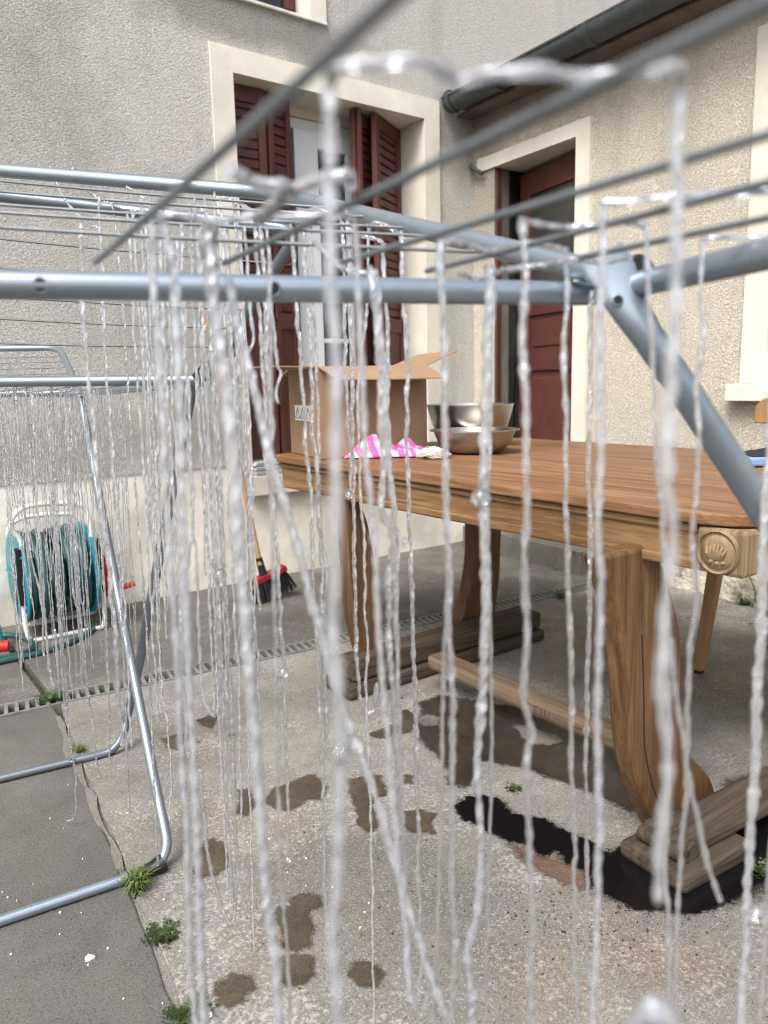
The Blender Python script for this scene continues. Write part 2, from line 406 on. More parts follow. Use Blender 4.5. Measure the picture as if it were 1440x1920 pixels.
def mat_cloth():
    m_, nt, b = M('pink_check_cloth')
    v = coords(nt)
    def wave(dir_):
        w = nd(nt, 'ShaderNodeTexWave', wave_type='BANDS', bands_direction=dir_, Scale=9.0, Distortion=1.2)
        nt.links.new(v, w.inputs[0]); return ramp(nt, w.outputs['Fac'], [(.45, (0,0,0)), (.52, (1,1,1))])
    c = mix(nt, wave('X'), (.80,.76,.82), (.72,.13,.42)); c = mix(nt, math_(nt, 'MULTIPLY', wave('Z'), .55), c, (.66,.10,.45))
    nt.links.new(c, b.inputs['Base Color']); b.inputs['Roughness'].default_value = .9
    bump(nt, b, noise(nt, v, 300, 2), .3, .002); return m_
MT['cloth'] = mat_cloth()

# ------------------------------------------------------------------ the place: ground
def rough_poly(pts, lev=3, amp=.10, seed=1):
    rnd = random.Random(seed); P = [Vector((p[0], p[1])) for p in pts]
    for _ in range(lev):
        Q = []
        for i in range(len(P)):
            a, b = P[i], P[(i+1) % len(P)]; d = b-a
            Q += [a, (a+b)/2 + Vector((-d.y, d.x))*rnd.uniform(-amp, amp)*1.4]
        P = Q
    return P
def lerp(a, b, t): return a + (b-a)*t
gmb = MB(); gmb.add([(-150,-150,-.05),(150,-150,-.05),(150,150,-.05),(-150,150,-.05)], [(0,1,2,3)])
tag(build('ground', gmb, MT['earth']), kind='structure')
YL = 3.5497
d0, d1 = G(0, 1345), G(1140, 1098)                         # near edge of the drain
dslope = (d1.y-d0.y)/(d1.x-d0.x)
def drain_y(x): return d0.y + (x-d0.x)*dslope
DW = .105
j0, j1 = G(112, 1338), G(340, 1900)
jd = (j1-j0)
def joint_x(y): return j0.x + (y-j0.y)*jd.x/jd.y
def slab(name, pts, mat, z=0.0):
    mb = MB(); mb.prism([(p[0], p[1]) for p in pts], -.04, z)
    return build(name, mb, mat, bevel=.004)
jw = .006
def jit(xf, ys, s, seed):
    r_ = random.Random(seed); return [(xf(y)+s+r_.uniform(-.004,.004), y) for y in ys]
ysn = [-6, -1, 0, .4] + [.5+.06*i for i in range(33)]
ysn = [y for y in ysn if y < drain_y(joint_x(y))-.01] ; ytop = drain_y(joint_x(2.5))
left_edge = jit(joint_x, ysn, -.006, 3) + [(joint_x(ytop)-.014, drain_y(joint_x(ytop))-.004)]
right_edge = jit(joint_x, ysn, .006, 4) + [(joint_x(ytop)+.014, drain_y(joint_x(ytop))-.004)]
tag(slab('patio_slab', [(-9,-6)] + left_edge + [(-9, drain_y(-9)-.004)], MT['slab_dark']), kind='structure')
main_slab = slab('patio_slab', right_edge[::-1] + [(joint_x(-6),-6), (9,-6), (9, drain_y(9)-.004)], MT['slab'], .002)
tag(main_slab, kind='structure')
jb0, jb1 = G(100, 1318), G(38, 1238)
def bx(y): return jb0.x + (y-jb0.y)*(jb1.x-jb0.x)/(jb1.y-jb0.y)
yf = lambda x: drain_y(x)+DW+.004
tag(slab('patio_slab', [(-9, yf(-9)), (bx(yf(.5))-.012, yf(bx(yf(.5)))), (bx(3.9)-.012, 3.9), (-9, 3.9)], MT['slab_back']), kind='structure')
back_slab = slab('patio_slab', [(bx(yf(.5))+.012, yf(bx(yf(.5)))), (9, yf(9)), (9, 3.9), (bx(3.9)+.012, 3.9)], MT['slab_back'], .003)
tag(back_slab, kind='structure')
# mortar repair along the joint
mp_ = [G(*p) for p in ((104,1345),(114,1345),(128,1385),(158,1460),(190,1540),(232,1632),(218,1632),(178,1542),(148,1462),(120,1388))]
mb = MB(); mb.prism(rough_poly([(p.x,p.y) for p in mp_], 2, .04, 5), -.02, .005)
tag(build('mortar_strip', mb, MT['mortar']), kind='structure')
mb = MB(); mb.prism([(joint_x(-6)-.03,-6), (joint_x(-6)+.03,-6), (joint_x(2.4)+.03,2.4), (joint_x(2.4)-.03,2.4)], -.045, -.005)
tag(build('joint_filler', mb, MT['earth']), kind='structure')
# drain with its grating
dr = thing('drain_channel', (d0.x, d0.y, 0), 'grey slotted drain channel running across the concrete patio', 'drain')
dang = math.atan(dslope)
dx, dy = Vector((math.cos(dang), math.sin(dang), 0)), Vector((-math.sin(dang), math.cos(dang), 0))
def dpt(s, w, z): return Vector((d0.x, d0.y, 0)) + dx*s + dy*w + Vector((0,0,z))
def dbox(s0, s1, w0, w1, z0, z1):
    mb = MB(); mb.hexa([dpt(s0,w0,z0),dpt(s1,w0,z0),dpt(s1,w1,z0),dpt(s0,w1,z0),dpt(s0,w0,z1),dpt(s1,w0,z1),dpt(s1,w1,z1),dpt(s0,w1,z1)]); return mb
DS0, DS1 = -.9, 2.9
build('side_rail', dbox(DS0, DS1, .002, .014, -.04, .003), MT['grate'], dr)
build('side_rail', dbox(DS0, DS1, .091, .103, -.04, .003), MT['grate'], dr)
build('channel_bed', dbox(DS0, DS1, .014, .091, -.045, -.038), MT['near_black'], dr)
barmb = MB(); barmb.hexa([(-.006,-.036,-.02),(.006,-.036,-.02),(.012,.036,-.02),(0,.036,-.02),(-.006,-.036,.002),(.006,-.036,.002),(.012,.036,.002),(0,.036,.002)])
bar0 = None
s_ = DS0+.02
while s_ < DS1-.02:
    p = dpt(s_, .0525, 0); Mx = Matrix.Translation(p) @ Matrix.Rotation(dang, 4, 'Z')
    if bar0 is None:
        bar0 = build('grate_bar', barmb, MT['grate']); bar0.matrix_basis = Mx; adopt(bar0, dr); bar0.matrix_basis = Mx
    else: copyof(bar0, dr, Mx)
    s_ += .031
# wet marks and spilled liquid
def patch(name, pix, mat, z, seed, lev=3, amp=.10, soft=.010):
    P = rough_poly([G(*p, z)[:2] for p in pix], min(lev, 3), amp, seed); n = len(P)
    x0, x1 = min(p.x for p in P)-soft*1.5, max(p.x for p in P)+soft*1.5; y0, y1 = min(p.y for p in P)-soft*1.5, max(p.y for p in P)+soft*1.5
    st_ = max(.004, (x1-x0)/110, (y1-y0)/110); nx_, ny_ = int((x1-x0)/st_)+1, int((y1-y0)/st_)+1
    def sd(x, y):                        # signed distance to the outline, inside positive
        best = 1e9; ins = False
        for i in range(n):
            a, b_ = P[i], P[(i+1) % n]; ex, ey = b_.x-a.x, b_.y-a.y; t = ((x-a.x)*ex+(y-a.y)*ey)/(ex*ex+ey*ey+1e-12); t = 0 if t < 0 else 1 if t > 1 else t
            d_ = (a.x+ex*t-x)**2+(a.y+ey*t-y)**2
            if d_ < best: best = d_
            if (a.y > y) != (b_.y > y) and x < a.x+(y-a.y)/(b_.y-a.y)*ex: ins = not ins
        return math.sqrt(best)*(1 if ins else -1)
    idx = {}; vs_ = []; val = []; fs_ = []
    SD = [[sd(x0+i*st_, y0+j*st_) for i in range(nx_+1)] for j in range(ny_+1)]
    def vid(i, j):
        if (i, j) not in idx:
            idx[(i, j)] = len(vs_); vs_.append((x0+i*st_, y0+j*st_, z)); val.append(max(0., min(1., .5+SD[j][i]/(2*soft))))
        return idx[(i, j)]
    for j in range(ny_):
        for i in range(nx_):
            if max(SD[j][i], SD[j+1][i], SD[j][i+1], SD[j+1][i+1]) > -soft: fs_.append((vid(i,j), vid(i+1,j), vid(i+1,j+1), vid(i,j+1)))
    mb = MB(); mb.add(vs_, fs_); o = build(name, mb, mat)
    at = o.data.attributes.new('soak', 'FLOAT', 'POINT'); at.data.foreach_set('value', val)
    adopt(o, main_slab); return o
wets = [
 [(500,1490),(545,1465),(590,1452),(605,1470),(600,1500),(572,1498),(550,1520),(510,1512)],
 [(650,1460),(690,1452),(715,1455),(722,1490),(702,1500),(716,1540),(690,1560),(665,1520),(655,1480)],
 [(757,1520),(815,1525),(820,1565),(780,1560)],
 [(511,1707),(545,1697),(547,1682),(580,1674),(602,1681),(600,1700),(575,1710),(587,1745),(585,1772),(557,1787),(525,1775)],
 [(526,1797),(545,1789),(586,1795),(590,1822),(567,1847),(537,1852),(522,1825)],
 [(650,1825),(660,1807),(685,1802),(722,1827),(712,1845),(682,1850)],
 [(400,1860),(410,1840),(437,1825),(470,1827),(479,1850),(460,1875),(430,1890),(405,1882)],
 [(375,1590),(400,1570),(422,1590),(426,1625),(400,1645),(372,1645),(368,1610)],
 [(436,1480),(470,1476),(480,1500),(465,1530),(440,1525)],
 [(755,1452),(775,1455),(772,1468),(757,1466)],
 [(300,1385),(345,1375),(375,1390),(360,1408),(310,1402)], [(365,1350),(400,1330),(412,1345),(395,1365)]]
for i, w in enumerate(wets): patch('wet_mark', w, MT['wet'], .0045+.0002*(i % 3), 20+i, 4, .12, .013)
patch('wet_mark', [(780,1317),(825,1303),(865,1310),(955,1322),(1005,1335),(1055,1355),(1140,1392),(1240,1440),(1300,1480),(1260,1530),(1180,1520),(1110,1485),(1060,1468),(1005,1447),(960,1435),(920,1427),(892,1427),(887,1452),(873,1477),(840,1470),(830,1425),(795,1392),(785,1360)], MT['wet_dark'], .0048, 51, 3, .09, .022)
for k_, w in enumerate(([(960,1365),(985,1358),(1050,1378),(1062,1392),(1030,1398),(980,1385)], [(783,1345),(800,1338),(830,1345),(825,1358),(795,1362)], [(1170,1455),(1210,1460),(1240,1490),(1215,1500),(1180,1480)])): patch('dry_patch', w, MT['dry'], .0056, 70+k_, 4, .12)
patch('wet_mark', [(690,1375),(760,1330),(790,1350),(770,1372),(720,1385)], MT['wet'], .0046, 57, 3, .1)
patch('rust_stain', [(960,1580),(1010,1600),(1060,1612),(1110,1640),(1105,1665),(1060,1660),(1000,1630)], MT['rusty'], .0043, 52, 3, .1, .024)
POOL = [(852,1510),(880,1493),(935,1497),(955,1525),(992,1532),(1030,1542),(1080,1568),(1140,1600),(1230,1560),(1330,1520),(1440,1440),(1500,1470),(1500,1625),(1440,1652),(1370,1690),(1290,1712),(1210,1706),(1125,1678),(1092,1630),(1065,1618),(1045,1594),(1020,1602),(992,1584),(945,1575),(905,1548),(857,1522)]
patch('wet_mark', POOL, MT['wet_dark'], .0058, 54, 3, .10, .034)
patch('liquid_pool', POOL, MT['pool'], .0064, 53, 3, .12, .018)

# ------------------------------------------------------------------ the main house
house = thing('house', (2.4, YL, 0), 'roughcast house front with cream-framed opening and oxblood shutters', 'house')
XO0, XO1, ZO0, ZO1 = 1.800, 2.980, .552, 2.468
ZW, XW0, XW1 = 2.814, 1.35, 2.244
T = .34
wmb = MB(); Y0, Y1 = YL, YL+T
wmb.box(-6, XO0, Y0, Y1, .612, ZW); wmb.box(XO1, 8, Y0, Y1, .612, ZW); wmb.box(XO0, XO1, Y0, Y1, ZO1, ZW)
wmb.box(-6, XW0, Y0, Y1, ZW, 5.2); wmb.box(XW1, 8, Y0, Y1, ZW, 5.2); wmb.box(XW0, XW1, Y0, Y1, 4.0, 5.2)
build('wall', wmb, MT['render_l'], house)
pmb = MB(); pmb.box(-6, XO0, Y0+.006, Y1, -.04, .612); pmb.box(XO1, 8, Y0+.006, Y1, -.04, .612); pmb.box(XO0, XO1, Y0+.006, Y1, -.04, ZO0-.1)
build('plinth', pmb, MT['plinth'], house)
def part(name, mat, parent, *boxes, bevel=.003, smooth=None):
    mb = MB()
    for b_ in boxes: mb.box(*b_)
    return build(name, mb, mat, parent, smooth, bevel)
SW = .108
sur = part('surround', MT['cream'], house, (XO0-SW, XO0+.003, Y0-.014, Y0+.1, ZO0-.0, ZO1+SW), (XO1-.003, XO1+SW, Y0-.014, Y0+.1, ZO0, ZO1+SW), (XO0+.003, XO1-.003, Y0-.014, Y0+.1, ZO1-.003, ZO1+SW), bevel=0)
part('reveal', MT['cream'], house, (XO1-.003, XO1+.02, Y0+.1, Y1, ZO0, ZO1), (XO0-.02, XO0+.003, Y0+.1, Y1, ZO0, ZO1), (XO0+.003, XO1-.003, Y0+.1, Y1, ZO1-.003, ZO1+.02), bevel=0)
part('sill', MT['cream'], house, (XO0-.03, XO1+.03, Y0-.05, Y1, ZO0-.1, ZO0))
part('surround', MT['cream'], house, (XW1-.003, XW1+.1, Y0-.012, Y0+.1, ZW-.004, 4.0))
part('sill', MT['plinth'], house, (XW0-.1, XW1+.1, Y0-.016, Y1, ZW-.02, ZW-.005))
upw = part('upper_window', MT['red_wood'], house, (XW0, XW1, Y0+.13, Y0+.17, ZW, ZW+.07), (XW1-.06, XW1, Y0+.12, Y0+.17, ZW+.07, 4.0))
part('pane', MT['glass'], upw, (XW0, XW1-.06, Y0+.145, Y0+.155, ZW+.07, 4.0), bevel=0)
part('interior', MT['near_black'], house, (XO0-.1, XO1+.1, Y1+.35, Y1+.4, 0, 4), (XO0-.12, XO0-.1, Y1, Y1+.4, 0, 4), (XO1+.1, XO1+.12, Y1, Y1+.4, 0, 4), (XO0-.1,XO1+.1,Y1,Y1+.35,ZO1+.1,ZO1+.12), bevel=0)
# white window at the back of the reveal
YWIN = Y0+.26
zt = onY(600, 232, YWIN).z
wfr = part('window', MT['pvc'], house, (XO0, XO1, YWIN-.01, YWIN+.05, zt-.055, zt), (XO0, XO0+.06, YWIN-.01, YWIN+.05, ZO0, zt-.055), (XO1-.06, XO1, YWIN-.01, YWIN+.05, ZO0, zt-.055))
part('lintel_board', MT['cream'], house, (XO0, XO1, YWIN-.03, YWIN+.05, zt+.002, zt+.085))
part('dark_band', MT['near_black'], house, (XO0, XO1, YWIN-.02, YWIN+.05, zt+.087, ZO1-.004))  # near-black strip between the lintel board and the soffit
xa, xb = onY(550, 400, YWIN).x, onY(600, 400, YWIN).x
mx = (xa + XO1-.06)/2 + .1
for (c0, c1, nm) in ((xa, mx, 0), (mx+.004, XO1-.064, 1)):
    cs = part('casement', MT['pvc'], wfr, (c0, c0+(.15 if nm == 0 else .085), YWIN-.035, YWIN+.02, ZO0+.02, zt-.06), (c1-.085, c1, YWIN-.035, YWIN+.02, ZO0+.02, zt-.06), (c0+.15, c1-.085, YWIN-.035, YWIN+.02, zt-.145, zt-.06), (c0+.15, c1-.085, YWIN-.035, YWIN+.02, ZO0+.02, ZO0+.13))
    part('muntin', MT['pvc'], wfr, (c0+.085, c1-.085, YWIN-.03, YWIN-.005, onY(640,640,YWIN).z-.012, onY(640,640,YWIN).z+.012))
    part('pane', MT['glass'], wfr, (c0+.085, c1-.085, YWIN-.004, YWIN+.004, ZO0+.13, zt-.145), bevel=0)
# folding shutters
def hexR(A, B, th, z0, z1, o0=0, o1=None):
    d = (B-A); d.z = 0; L = d.length; d.normalize(); n = Vector((d.y, -d.x, 0)); return d, n, L
def leaf(parent, A, B, z0, z1, th=.03, louver_from=1.35):
    A = Vector((A[0], A[1], 0)); B = Vector((B[0], B[1], 0))
    d = B-A; L = d.length; d.normalize(); n = Vector((d.y, -d.x, 0))      # n faces the yard
    def bxx(mb, s0, s1, o0, o1, za, zb):
        q = [A+d*s0+n*o0, A+d*s1+n*o0, A+d*s1+n*o1, A+d*s0+n*o1]
        mb.hexa([(p.x,p.y,za) for p in q]+[(p.x,p.y,zb) for p in q])
    st = min(.045, L*.2)
    mb = MB(); bxx(mb, 0, st, 0, th, z0, z1); bxx(mb, L-st, L, 0, th, z0, z1)
    for (a, b_) in ((z0, z0+.09), (louver_from-.05, louver_from+.03), (z1-.07, z1)): bxx(mb, st, L-st, .001, th-.001, a, b_)
    f_ = build('leaf_frame', mb, MT['red_wood'], parent, bevel=.002)
    mb = MB(); bxx(mb, st, L-st, .008, th-.010, z0+.09, louver_from-.05); build('leaf_panel', mb, MT['red_wood'], parent)
    mb = MB(); bxx(mb, st, L-st, 0.0, .004, louver_from+.03, z1-.07); build('leaf_panel', mb, MT['red_wood'], parent)
    z = louver_from+.045; first = None
    while z < z1-.09:
        if first is None:
            mb = MB(); q = [A+d*st+n*.006, A+d*(L-st)+n*.006]
            w0, w1 = n*.002, n*(th+.006)
            P0 = A+d*(st+.0005)+n*.005; P1 = A+d*(L-st-.0005)+n*.005
            Q0, Q1 = P0+n*(th*.42), P1+n*(th*.42)
            mb.hexa([(Q0.x,Q0.y,0),(Q1.x,Q1.y,0),(P1.x,P1.y,.032),(P0.x,P0.y,.032),(Q0.x,Q0.y,.030),(Q1.x,Q1.y,.030),(P1.x,P1.y,.052),(P0.x,P0.y,.052)])
            first = build('slat', mb, MT['red_wood']); first.matrix_basis = Matrix.Translation((0,0,z)); adopt(first, parent); first.matrix_basis = Matrix.Translation((0,0,z))
        else: copyof(first, parent, Matrix.Translation((0,0,z)))
        z += .046
zs0, zs1 = ZO0+.01, ZO1-.012
shl = build('shutter', MB(), MT['red_wood'], house) if False else None
def shutter_part(A, B):                    # a part that carries its boards: its own hinge stile
    mb = MB(); mb.box(A[0]-.006, A[0]+.006, A[1]-.006, A[1]+.006, zs0, zs1); return build('shutter', mb, MT['red_wood'], house)
YS = Y0+.12
e = [onY(px, 400, YS).x for px in (441, 499, 503, 549)]
a0 = (XO0+.012, YS); a1 = (e[1], YS-.008); a2 = (e[2], YS-.008); a3 = (e[3], YS+.03)
s1 = shutter_part(a0, a1); leaf(s1, a0, a1, zs0, zs1); leaf(s1, a2, a3, zs0, zs1)
b3 = (XO1-.012, Y0+.235); b2 = (onY(699, 400, Y0+.06).x, Y0+.06); b1 = (onY(673, 400, Y0+.06).x, Y0+.055); b0 = (onY(664,400,Y0+.06).x-.005, Y0+.075)
s2 = shutter_part(b3, b2); leaf(s2, b2, b3, zs0, zs1); leaf(s2, b0, (b3[0]-.075, Y0+.24), zs0, zs1)
mb = MB(); mb.box(b1[0]-.012, b1[0]+.012, Y0+.03, Y0+.055, zs0, zs1); build('meeting_stile', mb, MT['red_wood'], s2, bevel=.003)
for z in (.9, 1.35, 1.95):
    mb = MB(); mb.tube([(e[2]-.002, YS-.045, z), (e[2]-.002, YS-.045, z+.07)], .006, 8); build('hinge', mb, MT['red_wood'], s1, True)

# ------------------------------------------------------------------ the annex on the right
WA = rad(3.6)
P0R = onY(888, 300, YL); P0R.z = 0
zE = onY(845, 190, YL-.03).z
uR = Vector((-math.sin(WA), -math.cos(WA), 0)); nR = Vector((-math.cos(WA), math.sin(WA), 0))
def PR(s, o, z): return P0R + uR*s + nR*o + Vector((0,0,z))
def WR(px, py, off=0):
    d = ray(px, py); t = (P0R + nR*off - CP).dot(nR)/d.dot(nR); P = CP + d*t
    return (P-P0R).dot(uR), P.z
def rbox(mb, s0, s1, o0, o1, z0, z1):
    mb.hexa([PR(s0,o0,z0),PR(s0,o1,z0),PR(s1,o1,z0),PR(s1,o0,z0),PR(s0,o0,z1),PR(s0,o1,z1),PR(s1,o1,z1),PR(s1,o0,z1)])
def rpart(name, mat, parent, *bs, bevel=.003):
    mb = MB()
    for b_ in bs: rbox(mb, *b_)
    return build(name, mb, mat, parent, None, bevel)
annex = thing('annex', PR(1.5, 0, 0), 'beige roughcast annex with zinc gutter and half-open oxblood door', 'building')
SD0, SD1, ZD0, ZD1 = .185, .827, .13, 2.222
SWI0, SWI1, ZWI0 = 1.895, 2.75, .968
rpart('wall', MT['render_r'], annex, (-.0, SD0, -.11, 0, .34, zE+.02), (SD1, SWI0, -.25, 0, .34, zE+.02), (SD0, SD1, -.25, 0, ZD1, zE+.02), (SWI1, 6, -.25, 0, .34, zE+.02), (SWI0, SWI1, -.25, 0, .34, ZWI0-.07), (SWI0, SWI1, -.25, 0, 2.3, zE+.02), bevel=0)
rpart('plinth', MT['plinth_flaky'], annex, (0, SD0, -.11, .004, -.04, .34), (SD1, 6, -.25, .004, -.04, .34), bevel=0)
rpart('surround', MT['cream'], annex, (SD1-.003, SD1+.09, -.05, .016, ZD0, ZD1+.07), (.05, SD1-.003, -.05, .016, ZD1-.003, ZD1+.07), bevel=0)
rpart('reveal', MT['interior'], annex, (SD0-.02, SD0+.003, -.112, -.002, ZD0, ZD1-.004), bevel=0)
rpart('reveal', MT['cream'], annex, (SD1-.003, SD1+.02, -.25, -.05, ZD0, ZD1-.004), (SD0+.003, SD1-.003, -.25, -.05, ZD1-.003, ZD1+.02), bevel=0)
rpart('door_step', MT['slab_back'], annex, (SD0-.06, SD1+.25, -.25, .20, -.02, ZD0))
rpart('surround', MT['cream'], annex, (1.785, SWI0+.003, -.05, .016, ZWI0+.001, 2.38))
rpart('sill', MT['cream'], annex, (1.755, SWI1+.15, -.2, .07, ZWI0-.072, ZWI0))
wr = rpart('window', MT['pvc'], annex, (SWI0, SWI0+.07, -.14, -.08, ZWI0, 2.3), (SWI1-.07, SWI1, -.14, -.08, ZWI0, 2.3), (SWI0+.07, SWI1-.07, -.14, -.08, ZWI0, ZWI0+.08))
rpart('pane', MT['glass'], wr, (SWI0+.07, SWI1-.07, -.12, -.11, ZWI0+.08, 2.3), bevel=0)
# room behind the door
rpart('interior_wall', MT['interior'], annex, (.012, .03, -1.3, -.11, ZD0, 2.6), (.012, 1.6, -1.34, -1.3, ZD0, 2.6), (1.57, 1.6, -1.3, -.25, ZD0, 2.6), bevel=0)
rpart('interior_ceiling', MT['near_black'], annex, (.012, 1.6, -1.34, -.26, 2.3, 2.34), bevel=0)
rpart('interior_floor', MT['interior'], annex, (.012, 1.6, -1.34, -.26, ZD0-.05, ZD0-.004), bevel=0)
rpart('door_frame', MT['red_wood'], annex, (SD0+.003, SD0+.012, -.045, -.012, ZD0, ZD1-.004))
# door leaf, hinged on the right and pushed inwards
hs_, ho_ = SD1-.01, -.13
DWD = .62
def leaf_left_px(th):
    P = PR(hs_-DWD*math.cos(th), ho_-DWD*math.sin(th), 1.4); q = P-CP; return 720+F*q.dot(CR)/q.dot(CF)
th = 0
while th < 1.3 and leaf_left_px(th) < 984: th += .01
def PD(a, o, z): return PR(hs_-a*math.cos(th)-o*math.sin(th), ho_-a*math.sin(th)+o*math.cos(th), z)
def dpart(name, mat, parent, *bs, bevel=.003):
    mb = MB()
    for (a0_,a1_,o0,o1,z0,z1) in bs:
        mb.hexa([PD(a1_,o0,z0),PD(a1_,o1,z0),PD(a0_,o1,z0),PD(a0_,o0,z0),PD(a1_,o0,z1),PD(a1_,o1,z1),PD(a0_,o1,z1),PD(a0_,o0,z1)])
    return build(name, mb, mat, parent, None, bevel)
ZT = ZD1-.03
door = dpart('door', MT['red_flaky'], annex, (0,.1,0,.04,ZD0+.01,ZT), (DWD-.1,DWD,0,.04,ZD0+.01,ZT), (.1,DWD-.1,0,.04,ZT-.13,ZT), (.1,DWD-.1,0,.04,1.38,1.46), (.1,DWD-.1,0,.04,1.06,1.17), (.1,DWD-.1,0,.04,ZD0+.01,ZD0+.2))
dpart('door_panel', MT['red_flaky'], door, (.1,DWD-.1,.008,.026,1.17,1.38), (.1,DWD-.1,.008,.026,ZD0+.2,1.06))
dpart('door_panel', MT['red_flaky'], door, (.135,DWD-.135,.026,.034,ZD0+.24,1.02), bevel=.008)
dpart('door_panel', MT['red_flaky'], door, (.135,DWD-.135,.026,.034,1.2,1.35), bevel=.008)
dpart('pane', MT['dust_glass'], door, (.1,DWD-.1,.016,.022,1.46,ZT-.13), bevel=0)
dpart('handle_plate', MT['inox'], door, (DWD-.075,DWD-.035,.04,.045,1.0,1.24))
mb = MB(); mb.tube([PD(DWD-.055,.045,1.12), PD(DWD-.055,.09,1.12), PD(DWD-.17,.095,1.115)], .008, 8); build('door_handle', mb, MT['inox'], door, True)
# loose cables inside and a hook on the jamb
for k in range(3):
    mb = MB(); s0 = .24+.05*k
    mb.tube([PR(s0-.19+.01*math.sin(z*5+k), -.2-.05*k, z) for z in [2.3-.1*i for i in range(22)]], .005, 6); build('cable', mb, MT['black_plastic'], annex, True)
mb = MB(); pk = WR(950, 590, -.12); mb.tube([PR(pk[0], -.15, pk[1]+.03), PR(pk[0]+.01, -.1, pk[1]+.035), PR(pk[0]+.01, -.09, pk[1]-.02), PR(pk[0], -.1, pk[1]-.05), PR(pk[0]-.02, -.11, pk[1]-.03)], .005, 8)
build('iron_hook', mb, MT['zinc'], annex, True)
mb = MB(); mb.tube([PR(.0, .02, 2.27), PR(.03, .05, 2.255), PR(.07,.045,2.23), PR(.12,.03,2.2)], .012, 8); build('shutter_stop', mb, MT['zinc'], annex, True)
# eave, roof edge and gutter
gA = onY(845, 190, YL-.03); oG = (gA-P0R).dot(nR); 
sB, zB = WR(1150, 34, oG)
gs = (gA-P0R).dot(uR)
def PG(s, o, z): return PR(s, oG+o, gA.z + (zB-gA.z)*(s-gs)/(sB-gs) + z)
gut = MB(); R_ = .066
prof = [(math.cos(a)*R_, math.sin(a)*R_) for a in [math.pi+math.pi*k/14 for k in range(15)]]
def halfpipe(mb, s0, s1, r, th_=.003):
    n = 15; vs_ = []
    for s in (s0, s1):
        for rr in (r, r-th_):
            for k in range(n):
                a = math.pi+math.pi*k/(n-1); vs_.append(PG(s, math.cos(a)*rr, math.sin(a)*rr))
    fs_ = []
    for k in range(n-1):
        fs_ += [(k, k+1, 2*n+k+1, 2*n+k), (n+k+1, n+k, 3*n+k, 3*n+k+1), (k+1, k, n+k, n+k+1), (2*n+k, 2*n+k+1, 3*n+k+1, 3*n+k)]
    fs_ += [(0, 2*n, 3*n, n), (n-1, 2*n-1, 4*n-1, 3*n-1)]
    mb.add(vs_, fs_)
halfpipe(gut, gs, 1.05, R_); halfpipe(gut, 1.051, 6, R_+.004)
gut.tube([PG(gs, R_-.002, .006), PG(6, R_-.002, .006)], .009, 8)
gut.lathe([(0,0),(R_-.004,0)], PG(gs+.002, 0, 0), 24, 0, uR)
gutter = build('gutter', gut, MT['zinc'], annex, 45)
for s in (gs+.05, gs+.42, gs+1.06, gs+1.55, gs+2.1):
    mb = MB(); n = 16
    vs_ = []
    for ds in (-.012, .012):
        for rr in (R_+.009, R_+.005):
            for k in range(n):
                a = math.pi*.93+math.pi*1.1*k/(n-1); vs_.append(PG(s+ds, math.cos(a)*rr, math.sin(a)*rr))
    fs_ = []
    for k in range(n-1): fs_ += [(k, k+1, n+k+1, n+k), (2*n+k+1, 2*n+k, 3*n+k, 3*n+k+1), (k+1, k, 2*n+k, 2*n+k+1)]
    mb.add(vs_, fs_); build('gutter_bracket', mb, MT['zinc'], gutter, 45)
zE = gA.z
mb = MB()
mb.hexa([PR(gs+.03,oG-.075,zE-.045),PR(6,oG-.075,zE-.045),PR(6,-2,zE+.55),PR(gs+.03,-2,zE+.55),PR(gs+.03,oG-.075,zE-.012),PR(6,oG-.075,zE-.012),PR(6,-2,zE+.59),PR(gs+.03,-2,zE+.59)])
build('roof', mb, MT['rooftile'], annex)
rpart('eave_board', MT['rooftile'], annex, (.0, 6, 0.003, oG-.07, zE-.062, zE-.048))

# ------------------------------------------------------------------ drying racks
TR = .011
def rtube(name, path, parent, r=TR, mat='steel_tube', seg=14, flat=None, up=None):
    mb = MB(); mb.tube(path, r, seg, flat=flat, up=up); return build(name, mb, MT[mat], parent, 60)
def arc(a, c, b, n=6):
    a, b, c = Vector(a), Vector(b), Vector(c)
    return [a*(1-t)**2 + c*2*t*(1-t) + b*t*t for t in [i/n for i in range(n+1)]]
def corner(pts, rad_=.05, n=6):
    pts = [Vector(p) for p in pts]; out = [pts[0]]
    for i in range(1, len(pts)-1):
        p = pts[i]; a = p + (pts[i-1]-p).normalized()*min(rad_, (pts[i-1]-p).length*.45); b = p + (pts[i+1]-p).normalized()*min(rad_, (pts[i+1]-p).length*.45)
        out += arc(a, p, b, n)
    out.append(pts[-1]); return out
def wire(a, b, parent, r=.002, hook=None):
    a, b = Vector(a), Vector(b); n = 8
    path = [lerp(a, b, i/n) - Vector((0,0,.004*math.sin(math.pi*i/n))) for i in range(n+1)]
    mb = MB(); mb.tube(path, r, 8); return build('wire', mb, MT['steel_wire'], parent, True)
def hole(P, nrm, parent, r=.0052):  # near-black disc on the tube paints the dark of a hole
    n = Vector(nrm).normalized(); mb = MB()
    mb.lathe([(0,.0012),(r*.95,.0012)], P, 20, 0, n); mb.lathe([(r*.95,.0008),(r*1.05,.0013),(r*1.2,.0012),(r*1.4,-.0008)], P, 20, 1, n)
    return build('rivet_hole', mb, [MT['near_black'], MT['steel_tube']], parent, True)
